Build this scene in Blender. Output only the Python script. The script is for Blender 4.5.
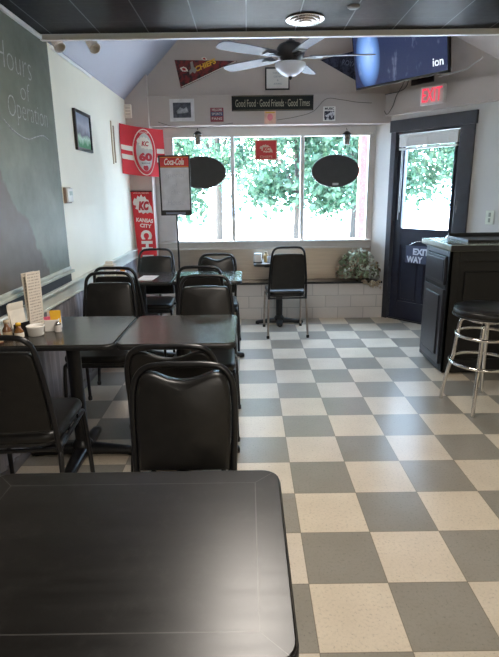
import bpy, bmesh, math, random
from mathutils import Vector, Matrix
for o in list(bpy.data.objects): bpy.data.objects.remove(o)
S = bpy.context.scene
COL = S.collection
PI = math.pi
def D(a): return math.radians(a)

# ------------------------------------------------------------------ camera
FPX, EYE = 510.617, 1.45766
RX = Vector((0.999908820, -0.004354950, -0.012784050))
pitch, roll, yaw = 0.26101494, -0.01347582, 0.00088465
FW = Vector((math.sin(yaw)*math.cos(pitch), math.cos(yaw)*math.cos(pitch), -math.sin(pitch)))
r0 = Vector((math.cos(yaw), -math.sin(yaw), 0)); u0 = r0.cross(FW)
RX = math.cos(roll)*r0 + math.sin(roll)*u0
UP = -math.sin(roll)*r0 + math.cos(roll)*u0
CAM = Vector((0, 0, EYE))
cd = bpy.data.cameras.new('camera'); co = bpy.data.objects.new('camera', cd); COL.objects.link(co)
cd.sensor_fit = 'VERTICAL'; cd.sensor_height = 24; cd.lens = FPX*24/657
cd.clip_start = .05; cd.clip_end = 300
M = Matrix((RX, UP, -FW)).transposed().to_4x4(); M.translation = CAM
co.matrix_world = M
S.camera = co
def at(ax, v, px, py):
    """the point of the plane (axis ax = v) that the photograph shows at a pixel"""
    d = FW*FPX + RX*(px-249.5) - UP*(py-328.5)
    return CAM + d*((v-CAM[ax])/d[ax])
def atX(v, a, b): return at(0, v, a, b)
def atY(v, a, b): return at(1, v, a, b)
def atZ(v, a, b): return at(2, v, a, b)

# ------------------------------------------------------------------ world, sun, lights, exposure
w = bpy.data.worlds.new('world'); S.world = w; w.use_nodes = True
bg = w.node_tree.nodes['Background']; bg.inputs[0].default_value = (.49, .70, .97, 1); bg.inputs[1].default_value = 23.0
sl = bpy.data.lights.new('sun', 'SUN'); sl.energy = 95; sl.angle = D(1.0); sl.color = (1, .92, .79)
so = bpy.data.objects.new('sun', sl); COL.objects.link(so)
so.rotation_euler = Vector((.80, -.22, -.85)).to_track_quat('-Z', 'Y').to_euler()
def area(name, loc, rot, sx, sy, e, col=(1, 1, 1), portal=False):
    l = bpy.data.lights.new(name, 'AREA'); l.shape = 'RECTANGLE'; l.size = sx; l.size_y = sy; l.energy = e; l.color = col
    l.cycles.is_portal = portal
    o = bpy.data.objects.new(name, l); COL.objects.link(o); o.location = loc; o.rotation_euler = rot
    return o
area('window_portal', (.2, 6.30, 1.49), (D(-90), 0, 0), 2.6, 1.3, 1, portal=True)
S.view_settings.view_transform = 'Standard'; S.view_settings.look = 'None'
S.view_settings.gamma = 1; S.view_settings.use_curve_mapping = False
S.view_settings.exposure = 0.28
S.cycles.use_denoising = True
S.cycles.max_bounces = 10; S.cycles.diffuse_bounces = 6; S.cycles.glossy_bounces = 5; S.cycles.transparent_max_bounces = 16
S.cycles.sample_clamp_indirect = 8
LAMP_E = 60

# ------------------------------------------------------------------ materials
MATS = {}
class NT:
    def __init__(s, name):
        s.m = bpy.data.materials.new(name); s.m.use_nodes = True
        s.t = s.m.node_tree; s.n = s.t.nodes; s.l = s.t.links
        s.b = s.n['Principled BSDF']
    def add(s, typ, **k):
        n = s.n.new(typ)
        for a, v in k.items(): setattr(n, a, v)
        return n
    def math(s, op, a, b=None, c=None):
        n = s.add('ShaderNodeMath', operation=op)
        for i, v in enumerate((a, b, c)):
            if v is None: continue
            if isinstance(v, (int, float)): n.inputs[i].default_value = v
            else: s.l.new(v, n.inputs[i])
        return n.outputs[0]
    def coord(s, which='Object'):
        return s.add('ShaderNodeTexCoord').outputs[which]
    def world(s):
        return s.add('ShaderNodeNewGeometry').outputs['Position']
    def xyz(s, v):
        n = s.add('ShaderNodeSeparateXYZ'); s.l.new(v, n.inputs[0]); return n.outputs
    def comb(s, x, y, z=0.0):
        n = s.add('ShaderNodeCombineXYZ')
        for i, v in enumerate((x, y, z)):
            if isinstance(v, (int, float)): n.inputs[i].default_value = v
            else: s.l.new(v, n.inputs[i])
        return n.outputs[0]
    def noise(s, v, scale, detail=3, rough=.5):
        n = s.add('ShaderNodeTexNoise'); n.inputs['Scale'].default_value = scale; n.inputs['Detail'].default_value = detail
        n.inputs['Roughness'].default_value = rough
        if v is not None: s.l.new(v, n.inputs['Vector'])
        return n.outputs['Fac']
    def white(s, v):
        n = s.add('ShaderNodeTexWhiteNoise'); s.l.new(v, n.inputs['Vector']); return n.outputs['Value']
    def ramp(s, f, stops):
        n = s.add('ShaderNodeValToRGB'); e = n.color_ramp.elements
        while len(e) < len(stops): e.new(.5)
        for i, (p, c) in enumerate(stops):
            e[i].position = p; e[i].color = (*c, 1) if len(c) == 3 else c
        s.l.new(f, n.inputs[0]); return n.outputs[0]
    def mix(s, f, a, b, bt='MIX'):
        n = s.add('ShaderNodeMix', data_type='RGBA', blend_type=bt)
        for i, v in ((0, f), (6, a), (7, b)):
            if isinstance(v, (int, float)): n.inputs[i].default_value = v
            elif isinstance(v, tuple): n.inputs[i].default_value = (*v, 1)
            else: s.l.new(v, n.inputs[i])
        return n.outputs[2]
    def bump(s, f, strength=.2, dist=.01):
        n = s.add('ShaderNodeBump'); n.inputs['Strength'].default_value = strength; n.inputs['Distance'].default_value = dist
        s.l.new(f, n.inputs['Height']); s.l.new(n.outputs[0], s.b.inputs['Normal'])
    def set(s, **k):
        for a, v in k.items():
            i = s.b.inputs[{'col': 'Base Color', 'rough': 'Roughness', 'metal': 'Metallic', 'spec': 'Specular IOR Level',
                            'em': 'Emission Color', 'es': 'Emission Strength', 'coat': 'Coat Weight', 'cr': 'Coat Roughness'}[a]]
            if isinstance(v, tuple): i.default_value = (*v, 1)
            elif isinstance(v, (int, float)): i.default_value = v
            else: s.l.new(v, i)
        return s
def mat(name, col, rough=.5, metal=0, var=.12, scale=14, spec=.5, bump=0, coat=0):
    """a plain procedural surface: base colour broken up by noise"""
    if name in MATS: return MATS[name]
    t = NT(name)
    f = t.noise(t.coord(), scale, 4)
    lo = tuple(c*(1-var) for c in col); hi = tuple(min(1, c*(1+var)) for c in col)
    t.set(col=t.ramp(f, [(.3, lo), (.7, hi)]), rough=rough, metal=metal, spec=spec, coat=coat)
    if bump: t.bump(t.noise(t.coord(), scale*6, 3), bump, .003)
    MATS[name] = t.m
    return t.m
def glow(name, col, e):
    t = NT(name); t.set(col=col, em=col, es=e, rough=.4); MATS[name] = t.m; return t.m

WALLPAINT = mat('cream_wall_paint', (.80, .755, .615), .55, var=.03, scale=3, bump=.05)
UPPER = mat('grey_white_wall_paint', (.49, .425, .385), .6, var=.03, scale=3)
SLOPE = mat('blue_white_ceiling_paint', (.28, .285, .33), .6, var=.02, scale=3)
WHITE = mat('white_gloss_trim', (.80, .80, .78), .35, var=.03)
TRIMGREY = mat('grey_white_trim', (.64, .61, .58), .4, var=.03)
BLACKMETAL = mat('black_enamel_metal', (.008, .008, .009), .28, var=.3, spec=.4)
VINYL = mat('black_vinyl', (.010, .0095, .009), .36, var=.25, scale=20, bump=.05, spec=.36)
CHROME = mat('chrome', (.72, .70, .68), .16, 1, var=.05)
BRONZE = mat('worn_chrome_tube', (.42, .36, .31), .3, 1, var=.15)
BLACK = mat('black_plastic', (.012, .012, .012), .45, var=.2)
CASING = mat('charcoal_paint', (.028, .029, .036), .38, var=.15)
DOORBLUE = mat('navy_black_door_paint', (.016, .018, .034), .33, var=.15)
CABINET = mat('black_cabinet_paint', (.009, .009, .009), .36, var=.2, spec=.35)
RED = mat('red_cloth', (.58, .025, .035), .8, var=.08, scale=9)
REDSIGN = mat('red_sign_paint', (.52, .03, .03), .5, var=.1)
OFFWHITE = mat('off_white_print', (.78, .72, .62), .7, var=.05)
PAPER = mat('white_paper', (.80, .78, .74), .7, var=.04)
CERAMIC = mat('white_ceramic', (.82, .79, .74), .25, var=.03)
GOLD = mat('yellow_print', (.72, .42, .03), .6, var=.08)
WOODSTICK = mat('pale_wood', (.52, .40, .26), .6, var=.15)
INK = mat('dark_ink', (.03, .03, .035), .6, var=.1)
GREYINK = mat('grey_ink', (.33, .34, .38), .7, var=.1)

def m_floor():
    t = NT('checkerboard_vinyl_tile'); p = t.world(); x, y, z = t.xyz(p)
    T = .3048
    u = t.math('DIVIDE', t.math('SUBTRACT', x, .2162), T); v = t.math('DIVIDE', t.math('SUBTRACT', y, 1.3369), T)
    iu = t.math('FLOOR', u); iv = t.math('FLOOR', v)
    par = t.math('FLOORED_MODULO', t.math('ADD', iu, iv), 2.0)
    tid = t.white(t.comb(iu, iv))
    cream = t.ramp(tid, [(0, (.62, .55, .455)), (.5, (.69, .60, .47)), (1, (.655, .585, .50))])
    grey = t.ramp(tid, [(0, (.265, .245, .205)), (1, (.31, .285, .24))])
    col = t.mix(par, cream, grey)
    fine = t.noise(p, 85, 5, .75); big = t.noise(p, 5, 4)
    sp = t.ramp(fine, [(.32, (.45,)*3), (.43, (.93,)*3), (.58, (1,)*3), (.72, (1.0,)*3)])
    col = t.mix(.75, col, sp, 'MULTIPLY')
    col = t.mix(1.0, col, t.ramp(big, [(.3, (.90, .89, .87)), (.7, (1, 1, 1))]), 'MULTIPLY')
    fu = t.math('ABSOLUTE', t.math('SUBTRACT', t.math('FRACT', u), .5)); fv = t.math('ABSOLUTE', t.math('SUBTRACT', t.math('FRACT', v), .5))
    edge = t.math('MAXIMUM', fu, fv)
    g = t.ramp(edge, [(.4925, (1,)*3), (.497, (.50, .47, .42))])
    col = t.mix(1.0, col, g, 'MULTIPLY')
    t.set(col=col, rough=.31, spec=.5)
    t.bump(t.noise(p, 40, 2), .05, .003)
    return t.m
def m_ceiling():
    t = NT('dark_ceiling_tile'); p = t.world(); x, y, z = t.xyz(p)
    T = .3048
    u = t.math('DIVIDE', t.math('ADD', x, .297), T); v = t.math('DIVIDE', t.math('SUBTRACT', y, 3.351), T)
    fu = t.math('ABSOLUTE', t.math('SUBTRACT', t.math('FRACT', u), .5)); fv = t.math('ABSOLUTE', t.math('SUBTRACT', t.math('FRACT', v), .5))
    lu = t.math('GREATER_THAN', fu, .489); lv = t.math('GREATER_THAN', fv, .489)
    n = t.noise(p, 9, 5, .6)
    col = t.ramp(n, [(.3, (.008, .008, .0084)), (.7, (.016, .016, .017))])
    col = t.mix(lv, col, (.03, .03, .033)); col = t.mix(t.math('MULTIPLY', lu, .7), col, (.22, .22, .235))
    t.set(col=col, rough=t.ramp(t.noise(p, 30, 4), [(.3, (.33,)*3), (.7, (.40,)*3)]), spec=.02)
    return t.m
def m_brick():
    t = NT('white_painted_brick'); p = t.world(); x, y, z = t.xyz(p)
    b = t.add('ShaderNodeTexBrick'); t.l.new(t.comb(x, t.math('ADD', z, .01)), b.inputs['Vector'])
    b.inputs['Scale'].default_value = 1; b.inputs['Brick Width'].default_value = .30; b.inputs['Row Height'].default_value = .142
    b.inputs['Mortar Size'].default_value = .006; b.inputs['Mortar Smooth'].default_value = .4
    b.inputs['Color1'].default_value = (.62, .575, .535, 1); b.inputs['Color2'].default_value = (.57, .53, .50, 1); b.inputs['Mortar'].default_value = (.44, .41, .385, 1)
    t.set(col=b.outputs['Color'], rough=.5)
    inv = t.math('SUBTRACT', 1.0, b.outputs['Fac']); t.bump(t.math('ADD', inv, t.math('MULTIPLY', t.noise(p, 30, 4), .4)), .5, .006)
    return t.m
def m_board():
    t = NT('green_black_chalkboard'); p = t.world(); x, y, z = t.xyz(p)
    n = t.noise(p, 3.2, 6, .62); f2 = t.noise(p, 14, 4)
    col = t.ramp(n, [(.3, (.105, .120, .092)), (.7, (.175, .195, .155))])
    # wiped, chalk-free patch with an irregular edge in the lower near corner
    e = t.math('ADD', t.math('ADD', t.math('MULTIPLY', t.math('SUBTRACT', y, 2.80), 1.25), t.math('SUBTRACT', z, 1.56)), t.math('MULTIPLY', t.math('SUBTRACT', t.noise(p, 4.5, 3), .5), .42))
    w_ = t.ramp(e, [(.0, (1,)*3), (.035, (.0,)*3)])
    col = t.mix(w_, col, (.105, .090, .072))
    t.set(col=col, rough=t.ramp(f2, [(.3, (.44,)*3), (.7, (.56,)*3)]), spec=.2)
    return t.m
def m_corr():
    t = NT('grey_corrugated_metal'); p = t.world(); x, y, z = t.xyz(p)
    n = t.noise(t.comb(t.math('MULTIPLY', y, 30.0), t.math('MULTIPLY', z, 2.0)), 1, 4)
    t.set(col=t.ramp(n, [(.25, (.20, .195, .22)), (.6, (.33, .32, .35)), (.8, (.46, .44, .46))]), rough=.45, metal=.35)
    return t.m
def m_steel():
    t = NT('beige_brushed_metal'); p = t.world(); x, y, z = t.xyz(p)
    n = t.noise(t.comb(t.math('MULTIPLY', x, 3.0), 0.0, t.math('MULTIPLY', z, 60.0)), 1, 4)
    t.set(col=t.ramp(n, [(.3, (.50, .44, .37)), (.7, (.58, .51, .43))]), rough=.33, metal=.8)
    return t.m
def m_top(name, c, rough, plank=False, hw=.3, hd=.3):
    t = NT(name); p = t.coord(); x, y, z = t.xyz(p)
    n = t.noise(t.comb(t.math('MULTIPLY', x, 4.0), t.math('MULTIPLY', y, 40.0), z), 1, 5, .6)
    sc = t.noise(p, 22, 6, .75)
    col = t.ramp(n, [(.3, tuple(k*.75 for k in c)), (.7, tuple(k*1.25 for k in c))])
    dust = t.ramp(sc, [(.52, (0, 0, 0)), (.75, (.055, .053, .050))])
    col = t.mix((.22 if plank else .10), col, dust, 'ADD')
    if plank:
        ex = t.math('SUBTRACT', t.math('ABSOLUTE', x), hw-.062); ey = t.math('SUBTRACT', t.math('ABSOLUTE', y), hd-.062)
        m = t.math('ABSOLUTE', t.math('MAXIMUM', ex, ey))
        mit = t.math('MAXIMUM', t.math('ABSOLUTE', t.math('SUBTRACT', ex, ey)), t.math('MULTIPLY', ex, -1.0))
        line = t.math('LESS_THAN', t.math('MINIMUM', m, mit), .0013)
        worn = t.math('MULTIPLY', line, t.math('MULTIPLY', t.noise(p, 11, 3), .75))
        col = t.mix(worn, col, (.16, .155, .15))
    t.set(col=col, rough=t.ramp(n, [(.3, (rough*.95,)*3), (.7, (rough*1.1,)*3)]), spec=.42 if plank else .5)
    t.bump(n, .04, .002)
    return t.m
def m_glass():
    t = NT('window_glass')
    tr = t.add('ShaderNodeBsdfTransparent'); gl = t.add('ShaderNodeBsdfGlossy'); gl.inputs['Roughness'].default_value = .01
    lw = t.add('ShaderNodeLayerWeight'); lw.inputs[0].default_value = .12
    mx = t.add('ShaderNodeMixShader'); t.l.new(t.math('MULTIPLY', lw.outputs['Fresnel'], .5), mx.inputs[0]); t.l.new(tr.outputs[0], mx.inputs[1]); t.l.new(gl.outputs[0], mx.inputs[2])
    t.l.new(mx.outputs[0], t.n['Material Output'].inputs['Surface']); return t.m
def m_leaf(name, cols, transl=.35):
    t = NT(name); p = t.coord()
    f = t.white(t.comb(*[t.math('FLOOR', t.math('MULTIPLY', c, 9.0)) for c in t.xyz(p)]))
    col = t.ramp(f, [(i/(len(cols)-1), c) for i, c in enumerate(cols)])
    t.set(col=col, rough=.5)
    tl = t.add('ShaderNodeBsdfTranslucent'); t.l.new(col, tl.inputs[0]); mx = t.add('ShaderNodeMixShader'); mx.inputs[0].default_value = transl
    t.l.new(t.b.outputs[0], mx.inputs[1]); t.l.new(tl.outputs[0], mx.inputs[2]); t.l.new(mx.outputs[0], t.n['Material Output'].inputs['Surface'])
    return t.m
def m_screen():
    """the television picture: dark blue night sky with a pale glow and wisps of smoke"""
    t = NT('television_picture'); p = t.coord(); x, y, z = t.xyz(p)
    dx = t.math('DIVIDE', t.math('ADD', x, .345), .15); dz = t.math('DIVIDE', t.math('ADD', z, .02), .30)
    r = t.math('SQRT', t.math('ADD', t.math('MULTIPLY', dx, dx), t.math('MULTIPLY', dz, dz)))
    g = t.ramp(r, [(0, (.40, .62, 1.0)), (.55, (.16, .32, .72)), (.95, (.03, .07, .19)), (1, (.016, .024, .068))])
    n = t.noise(t.comb(t.math('MULTIPLY', x, 7.0), 0.0, t.math('MULTIPLY', z, 3.0)), 1.2, 6, .6)
    wisp = t.ramp(n, [(.58, (0, 0, 0)), (.78, (.16, .17, .22))])
    col = t.mix(1.0, g, wisp, 'ADD')
    t.set(col=(.01, .01, .015), rough=.25, em=col, es=1.05); return t.m
M_FLOOR, M_CEIL, M_BRICK, M_BOARD, M_CORR, M_STEEL, M_GLASS = m_floor(), m_ceiling(), m_brick(), m_board(), m_corr(), m_steel(), m_glass()

# ------------------------------------------------------------------ mesh building
class MB:
    def __init__(s): s.v = []; s.f = []; s.sm = []
    def add(s, vs, fs, smooth=False):
        b = len(s.v); s.v += [tuple(v) for v in vs]; s.f += [tuple(b+i for i in f) for f in fs]; s.sm += [smooth]*len(fs); return s
    def bm(s, bm, smooth=False, mat=None):
        bm.verts.ensure_lookup_table(); bm.verts.index_update()
        s.add([(mat @ v.co if mat else v.co) for v in bm.verts], [[v.index for v in f.verts] for f in bm.faces], smooth); bm.free(); return s
    def box(s, lo, hi, bev=0, seg=2, mat=None):
        lo, hi = Vector(lo), Vector(hi)
        bm = bmesh.new(); bmesh.ops.create_cube(bm, size=1)
        for v in bm.verts: v.co = Vector((lo[i]+(v.co[i]+.5)*(hi[i]-lo[i]) for i in range(3)))
        if bev: bmesh.ops.bevel(bm, geom=bm.edges[:], offset=bev, segments=seg, affect='EDGES', profile=.5)
        return s.bm(bm, False, mat)
    def tube(s, pts, r, n=10, closed=False, caps=True):
        pts = [Vector(p) for p in pts]; N = len(pts)
        rr = r if isinstance(r, (list, tuple)) else [r]*N
        ref = None; vs = []
        for i, p in enumerate(pts):
            if closed: t = pts[(i+1) % N]-pts[i-1]
            else: t = pts[min(i+1, N-1)]-pts[max(i-1, 0)]
            t.normalize()
            if ref is None:
                ref = t.orthogonal().normalized()
            ref = (ref - t*ref.dot(t)).normalized(); b = t.cross(ref)
            for k in range(n):
                a = 2*PI*k/n; vs.append(p + (ref*math.cos(a)+b*math.sin(a))*rr[i])
        fs = []
        for i in range(N if closed else N-1):
            j = (i+1) % N
            for k in range(n): fs.append((i*n+k, i*n+(k+1) % n, j*n+(k+1) % n, j*n+k))
        s.add(vs, fs, True)
        if caps and not closed:
            s.add(vs[:n], [tuple(range(n))[::-1]]); s.add(vs[-n:], [tuple(range(n))])
        return s
    def lathe(s, prof, c=(0, 0, 0), n=28, axis='z', smooth=True):
        vs, fs = [], []
        for (r, z) in prof:
            for k in range(n):
                a = 2*PI*k/n; p = (r*math.cos(a), r*math.sin(a), z)
                if axis == 'y': p = (p[0], p[2], p[1])
                vs.append((p[0]+c[0], p[1]+c[1], p[2]+c[2]))
        for i in range(len(prof)-1):
            for k in range(n): fs.append((i*n+k, i*n+(k+1) % n, (i+1)*n+(k+1) % n, (i+1)*n+k))
        s.add(vs, fs, smooth)
        if prof[0][0] > 1e-5: s.add(vs[:n], [tuple(range(n))[::-1]])
        if prof[-1][0] > 1e-5: s.add(vs[-n:], [tuple(range(n))])
        return s
    def prism(s, outline, d0, d1, axis='y', bev=0, seg=2, smooth=False, mat=None):
        """outline in the plane across the axis, from depth d0 to d1"""
        bm = bmesh.new()
        def P(a, b, d): return {'y': (a, d, b), 'z': (a, b, d), 'x': (d, a, b)}[axis]
        A = [bm.verts.new(P(a, b, d0)) for a, b in outline]; B = [bm.verts.new(P(a, b, d1)) for a, b in outline]
        n = len(outline); f1 = bm.faces.new(A[::-1]); f2 = bm.faces.new(B)
        for i in range(n): bm.faces.new((A[i], A[(i+1) % n], B[(i+1) % n], B[i]))
        bmesh.ops.recalc_face_normals(bm, faces=bm.faces[:])
        if bev: bmesh.ops.bevel(bm, geom=list(f1.edges)+list(f2.edges), offset=bev, segments=seg, affect='EDGES', profile=.5)
        return s.bm(bm, smooth, mat)
    def quad(s, a, b, c, d): return s.add([a, b, c, d], [(0, 1, 2, 3)])
    def build(s, name, material, parent=None, loc=None, rot=None):
        me = bpy.data.meshes.new(name); me.from_pydata(s.v, [], s.f)
        me.polygons.foreach_set('use_smooth', s.sm); me.materials.append(material); me.update()
        bm = bmesh.new(); bm.from_mesh(me); bmesh.ops.recalc_face_normals(bm, faces=bm.faces[:]); bm.to_mesh(me); bm.free()
        o = bpy.data.objects.new(name, me); COL.objects.link(o)
        if parent: o.parent = parent
        if loc is not None: o.location = loc
        if rot is not None: o.rotation_euler = rot
        return o
def curve(pts, n=6, closed=False):
    """Catmull-Rom through the points"""
    P = [Vector(p) for p in pts]; out = []; N = len(P)
    for i in range(N if closed else N-1):
        g = (lambda k: P[k % N]) if closed else (lambda k: P[max(0, min(N-1, k))])
        a, b, c, d = g(i-1), g(i), g(i+1), g(i+2)
        for k in range(n):
            t = k/n
            out.append(.5*((2*b)+(c-a)*t+(2*a-5*b+4*c-d)*t*t+(3*b-a-3*c+d)*t**3))
    if not closed: out.append(P[-1])
    return out
def rrect(x0, y0, x1, y1, r, n=6):
    out = []
    for cx, cy, a0 in ((x1-r, y1-r, 0), (x0+r, y1-r, 90), (x0+r, y0+r, 180), (x1-r, y0+r, 270)):
        for k in range(n+1):
            a = D(a0+90*k/n); out.append((cx+r*math.cos(a), cy+r*math.sin(a)))
    return out
def ellipse(rx, ry, n=40, cx=0, cy=0): return [(cx+rx*math.cos(2*PI*k/n), cy+ry*math.sin(2*PI*k/n)) for k in range(n)]
def thing(name, label, cat, loc=(0, 0, 0), rz=0, group=None, rot=None):
    o = bpy.data.objects.new(name, None); COL.objects.link(o); o.location = loc; o.rotation_euler = rot or (0, 0, rz)
    o.empty_display_size = .1
    return tag(o, label, cat, group)
def tag(o, label, cat, group=None):
    o['label'] = label; o['category'] = cat
    if group: o['group'] = group
    return o
def struct(name, mb, m):
    o = mb.build(name, m); o['kind'] = 'structure'; return o
def lab(o, label): o['label'] = label; return o
def dup(root, loc, rz, label, group=None):
    r = root.copy(); COL.objects.link(r); r.location = loc; r.rotation_euler = (0, 0, rz); r['label'] = label
    if group: r['group'] = group
    for ch in list(root.children):
        c = ch.copy(); COL.objects.link(c); c.parent = r
        for g in list(ch.children):
            d = g.copy(); COL.objects.link(d); d.parent = c
    return r
def text(name, body, size, m, parent, loc, align='CENTER', shear=0, extrude=.0008, rot=(PI/2, 0, 0), bold=0, space=1, fit=None, fith=None):
    """writing as a thin mesh in the local x-z plane, read from the -y side"""
    c = bpy.data.curves.new(name, 'FONT'); c.body = body; c.size = size; c.align_x = align; c.align_y = 'CENTER'
    c.shear = shear; c.extrude = extrude; c.offset = bold; c.space_character = space; c.resolution_u = 3; c.space_line = .85
    o = bpy.data.objects.new(name, c); me = bpy.data.meshes.new_from_object(o); bpy.data.objects.remove(o); bpy.data.curves.remove(c)
    if len(me.vertices) and (fit or fith):
        xs = [v.co.x for v in me.vertices]; ys = [v.co.y for v in me.vertices]
        cx, cy = (min(xs)+max(xs))/2, (min(ys)+max(ys))/2
        kx = fit/(max(xs)-min(xs)) if fit else 1; ky = fith/(max(ys)-min(ys)) if fith else kx
        if not fit: kx = ky
        for v in me.vertices: v.co.x = (v.co.x-cx)*kx; v.co.y = (v.co.y-cy)*ky
    me.materials.clear(); me.materials.append(m); me.name = name
    o = bpy.data.objects.new(name, me); COL.objects.link(o); o.parent = parent; o.location = loc; o.rotation_euler = rot
    return o

# ------------------------------------------------------------------ the setting
XL, XR, YB, YW, YH, ZC = -1.30, 2.45, 5.90, 6.10, 3.57, 2.43
DA = math.atan2(-.778, .628); DD = Vector((.628, -.778, 0)); DN = Vector((-.778, -.628, 0)); DP = Vector((1.60, 5.925, 0))
def dwall(s, z, off=0): return DP+DD*s+DN*off+Vector((0, 0, z))
def atD(px, py, off=0):
    """the point of the door wall seen at a pixel, as (run along the wall, height)"""
    d = FW*FPX + RX*(px-249.5) - UP*(py-328.5); P = DP+DN*off
    A = CAM + d*((P-CAM).dot(DN)/d.dot(DN)); return (A-DP).dot(DD), A.z

fl = MB(); fl.add([(XL, -4, 0), (XR+.1, -4, 0), (XR+.1, 4.95, 0), (1.60, 6.22, 0), (XL, 6.22, 0)], [(0, 1, 2, 3, 4)])
fl.add([(XL, -4, -.05), (XR+.1, -4, -.05), (XR+.1, 4.95, -.05), (1.60, 6.22, -.05), (XL, 6.22, -.05)], [(4, 3, 2, 1, 0)])
struct('floor', fl, M_FLOOR)
struct('wall_left', MB().box((XL-.12, -4, 0), (XL, 6.3, 2.425)), WALLPAINT)
struct('wall_right', MB().box((XR+.1, -4, 0), (XR+.12, 4.95, 4.0)), WALLPAINT)
struct('wall_rear', MB().box((XL-.12, -4.12, 0), (XR+.12, -4, 2.6)), WALLPAINT)
struct('ceiling', MB().box((XL-.12, -4.1, ZC), (XR+.12, YH, ZC+.06)), M_CEIL)
struct('trim_1', MB().box((XL, YH, 2.397), (XR, YH+.032, 2.428)).box((XL, YH+.004, 2.428), (XR, YH+.030, 4.4)), WHITE)       # header where the low ceiling stops
# sloping ceilings of the far bay
XM, ZR = .575, 2.425+1.0*(.575-XL)
sl_ = MB()
sl_.add([(XL-.1, YH+.05, 2.325), (XM, YH+.05, ZR), (XM, 6.12, ZR), (XL-.1, 6.12, 2.325), (XL-.1, YH+.05, 2.445), (XM, YH+.05, ZR+.12), (XM, 6.12, ZR+.12), (XL-.1, 6.12, 2.445)],
       [(0, 1, 2, 3), (4, 5, 6, 7), (0, 1, 5, 4), (2, 3, 7, 6), (1, 2, 6, 5), (0, 3, 7, 4)])
o = struct('ceiling_slope_left', sl_, SLOPE)
sr = MB()
sr.add([(XR+.1, YH+.05, ZR-(XR+.1-XM)), (XM, YH+.05, ZR), (XM, 6.12, ZR), (XR+.1, 6.12, ZR-(XR+.1-XM)), (XR+.1, YH+.05, ZR+.12-(XR+.1-XM)), (XM, YH+.05, ZR+.12), (XM, 6.12, ZR+.12), (XR+.1, 6.12, ZR+.12-(XR+.1-XM))],
       [(0, 1, 2, 3), (4, 5, 6, 7), (0, 1, 5, 4), (2, 3, 7, 6), (1, 2, 6, 5), (0, 3, 7, 4)])
struct('ceiling_slope_right', sr, UPPER)
# back wall: corner pier, gable, beam over the window, parapet under it
XJ = -1.052
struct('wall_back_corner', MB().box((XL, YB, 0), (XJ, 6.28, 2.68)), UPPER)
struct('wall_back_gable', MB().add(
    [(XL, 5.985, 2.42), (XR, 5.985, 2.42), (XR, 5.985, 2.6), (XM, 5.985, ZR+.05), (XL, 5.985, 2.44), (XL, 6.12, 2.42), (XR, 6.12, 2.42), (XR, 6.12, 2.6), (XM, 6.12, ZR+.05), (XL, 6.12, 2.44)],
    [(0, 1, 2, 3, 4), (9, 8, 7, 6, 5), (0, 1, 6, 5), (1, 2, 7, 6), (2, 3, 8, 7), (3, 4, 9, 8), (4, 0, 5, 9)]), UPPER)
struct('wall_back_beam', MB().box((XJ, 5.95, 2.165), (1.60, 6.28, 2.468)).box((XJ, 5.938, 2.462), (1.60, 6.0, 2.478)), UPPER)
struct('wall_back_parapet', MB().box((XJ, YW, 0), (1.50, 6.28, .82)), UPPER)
# door wall (slanting), with the door opening cut out: strip left of door, right of door, above
def dbox(mb, s0, s1, z0, z1, o0, o1, bev=0):
    m = Matrix.Translation(DP) @ Matrix.Rotation(DA, 4, 'Z')
    return mb.box((s0, -o1, z0), (s1, -o0, z1), bev, mat=m)      # off > 0 comes into the room
wd = MB(); dbox(wd, -.235, .03, 0, 2.44, -.14, 0); dbox(wd, .915, 1.37, 0, 2.44, -.14, 0); dbox(wd, .03, .915, 2.13, 2.44, -.14, 0)
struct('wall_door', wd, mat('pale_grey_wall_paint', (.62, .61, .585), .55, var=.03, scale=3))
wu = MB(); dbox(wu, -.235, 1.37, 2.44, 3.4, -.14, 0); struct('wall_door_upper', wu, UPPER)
bd = MB(); dbox(bd, -.22, 1.345, 2.245, 2.455, .001, .055); dbox(bd, -.22, 1.345, 2.232, 2.246, .001, .068)
struct('trim_2', bd, UPPER)

# chair rail, wainscot and chalkboard ledge along the left wall
cr = MB(); cr.box((XL, -4, .752), (XL+.020, YB, .842), .004); cr.box((XL, -4, .832), (XL+.042, YB, .850), .004); cr.box((XL, -4, .745), (XL+.030, YB, .760), .004)
struct('trim_3', cr, mat('pale_green_white_trim', (.60, .62, .56), .35, var=.04))
wn = MB(); N = 620; y0, y1 = -4.0, YB
vs, fs = [], []
for i in range(N+1):
    y = y0+(y1-y0)*i/N; x = XL+.011+.009*math.sin(i*PI/2.5)
    vs += [(x, y, .06), (x, y, .746)]
for i in range(N): fs.append((2*i, 2*i+1, 2*i+3, 2*i+2))
wn.add(vs, fs, True); struct('wall_left_wainscot', wn, M_CORR)
struct('baseboard_left', MB().box((XL, -4, 0), (XL+.024, YB, .065), .004), mat('grey_baseboard', (.16, .15, .16), .5))
struct('baseboard_right', MB().box((XR-.016, -4, 0), (XR, 4.8, .10), .004), CASING)

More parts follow.
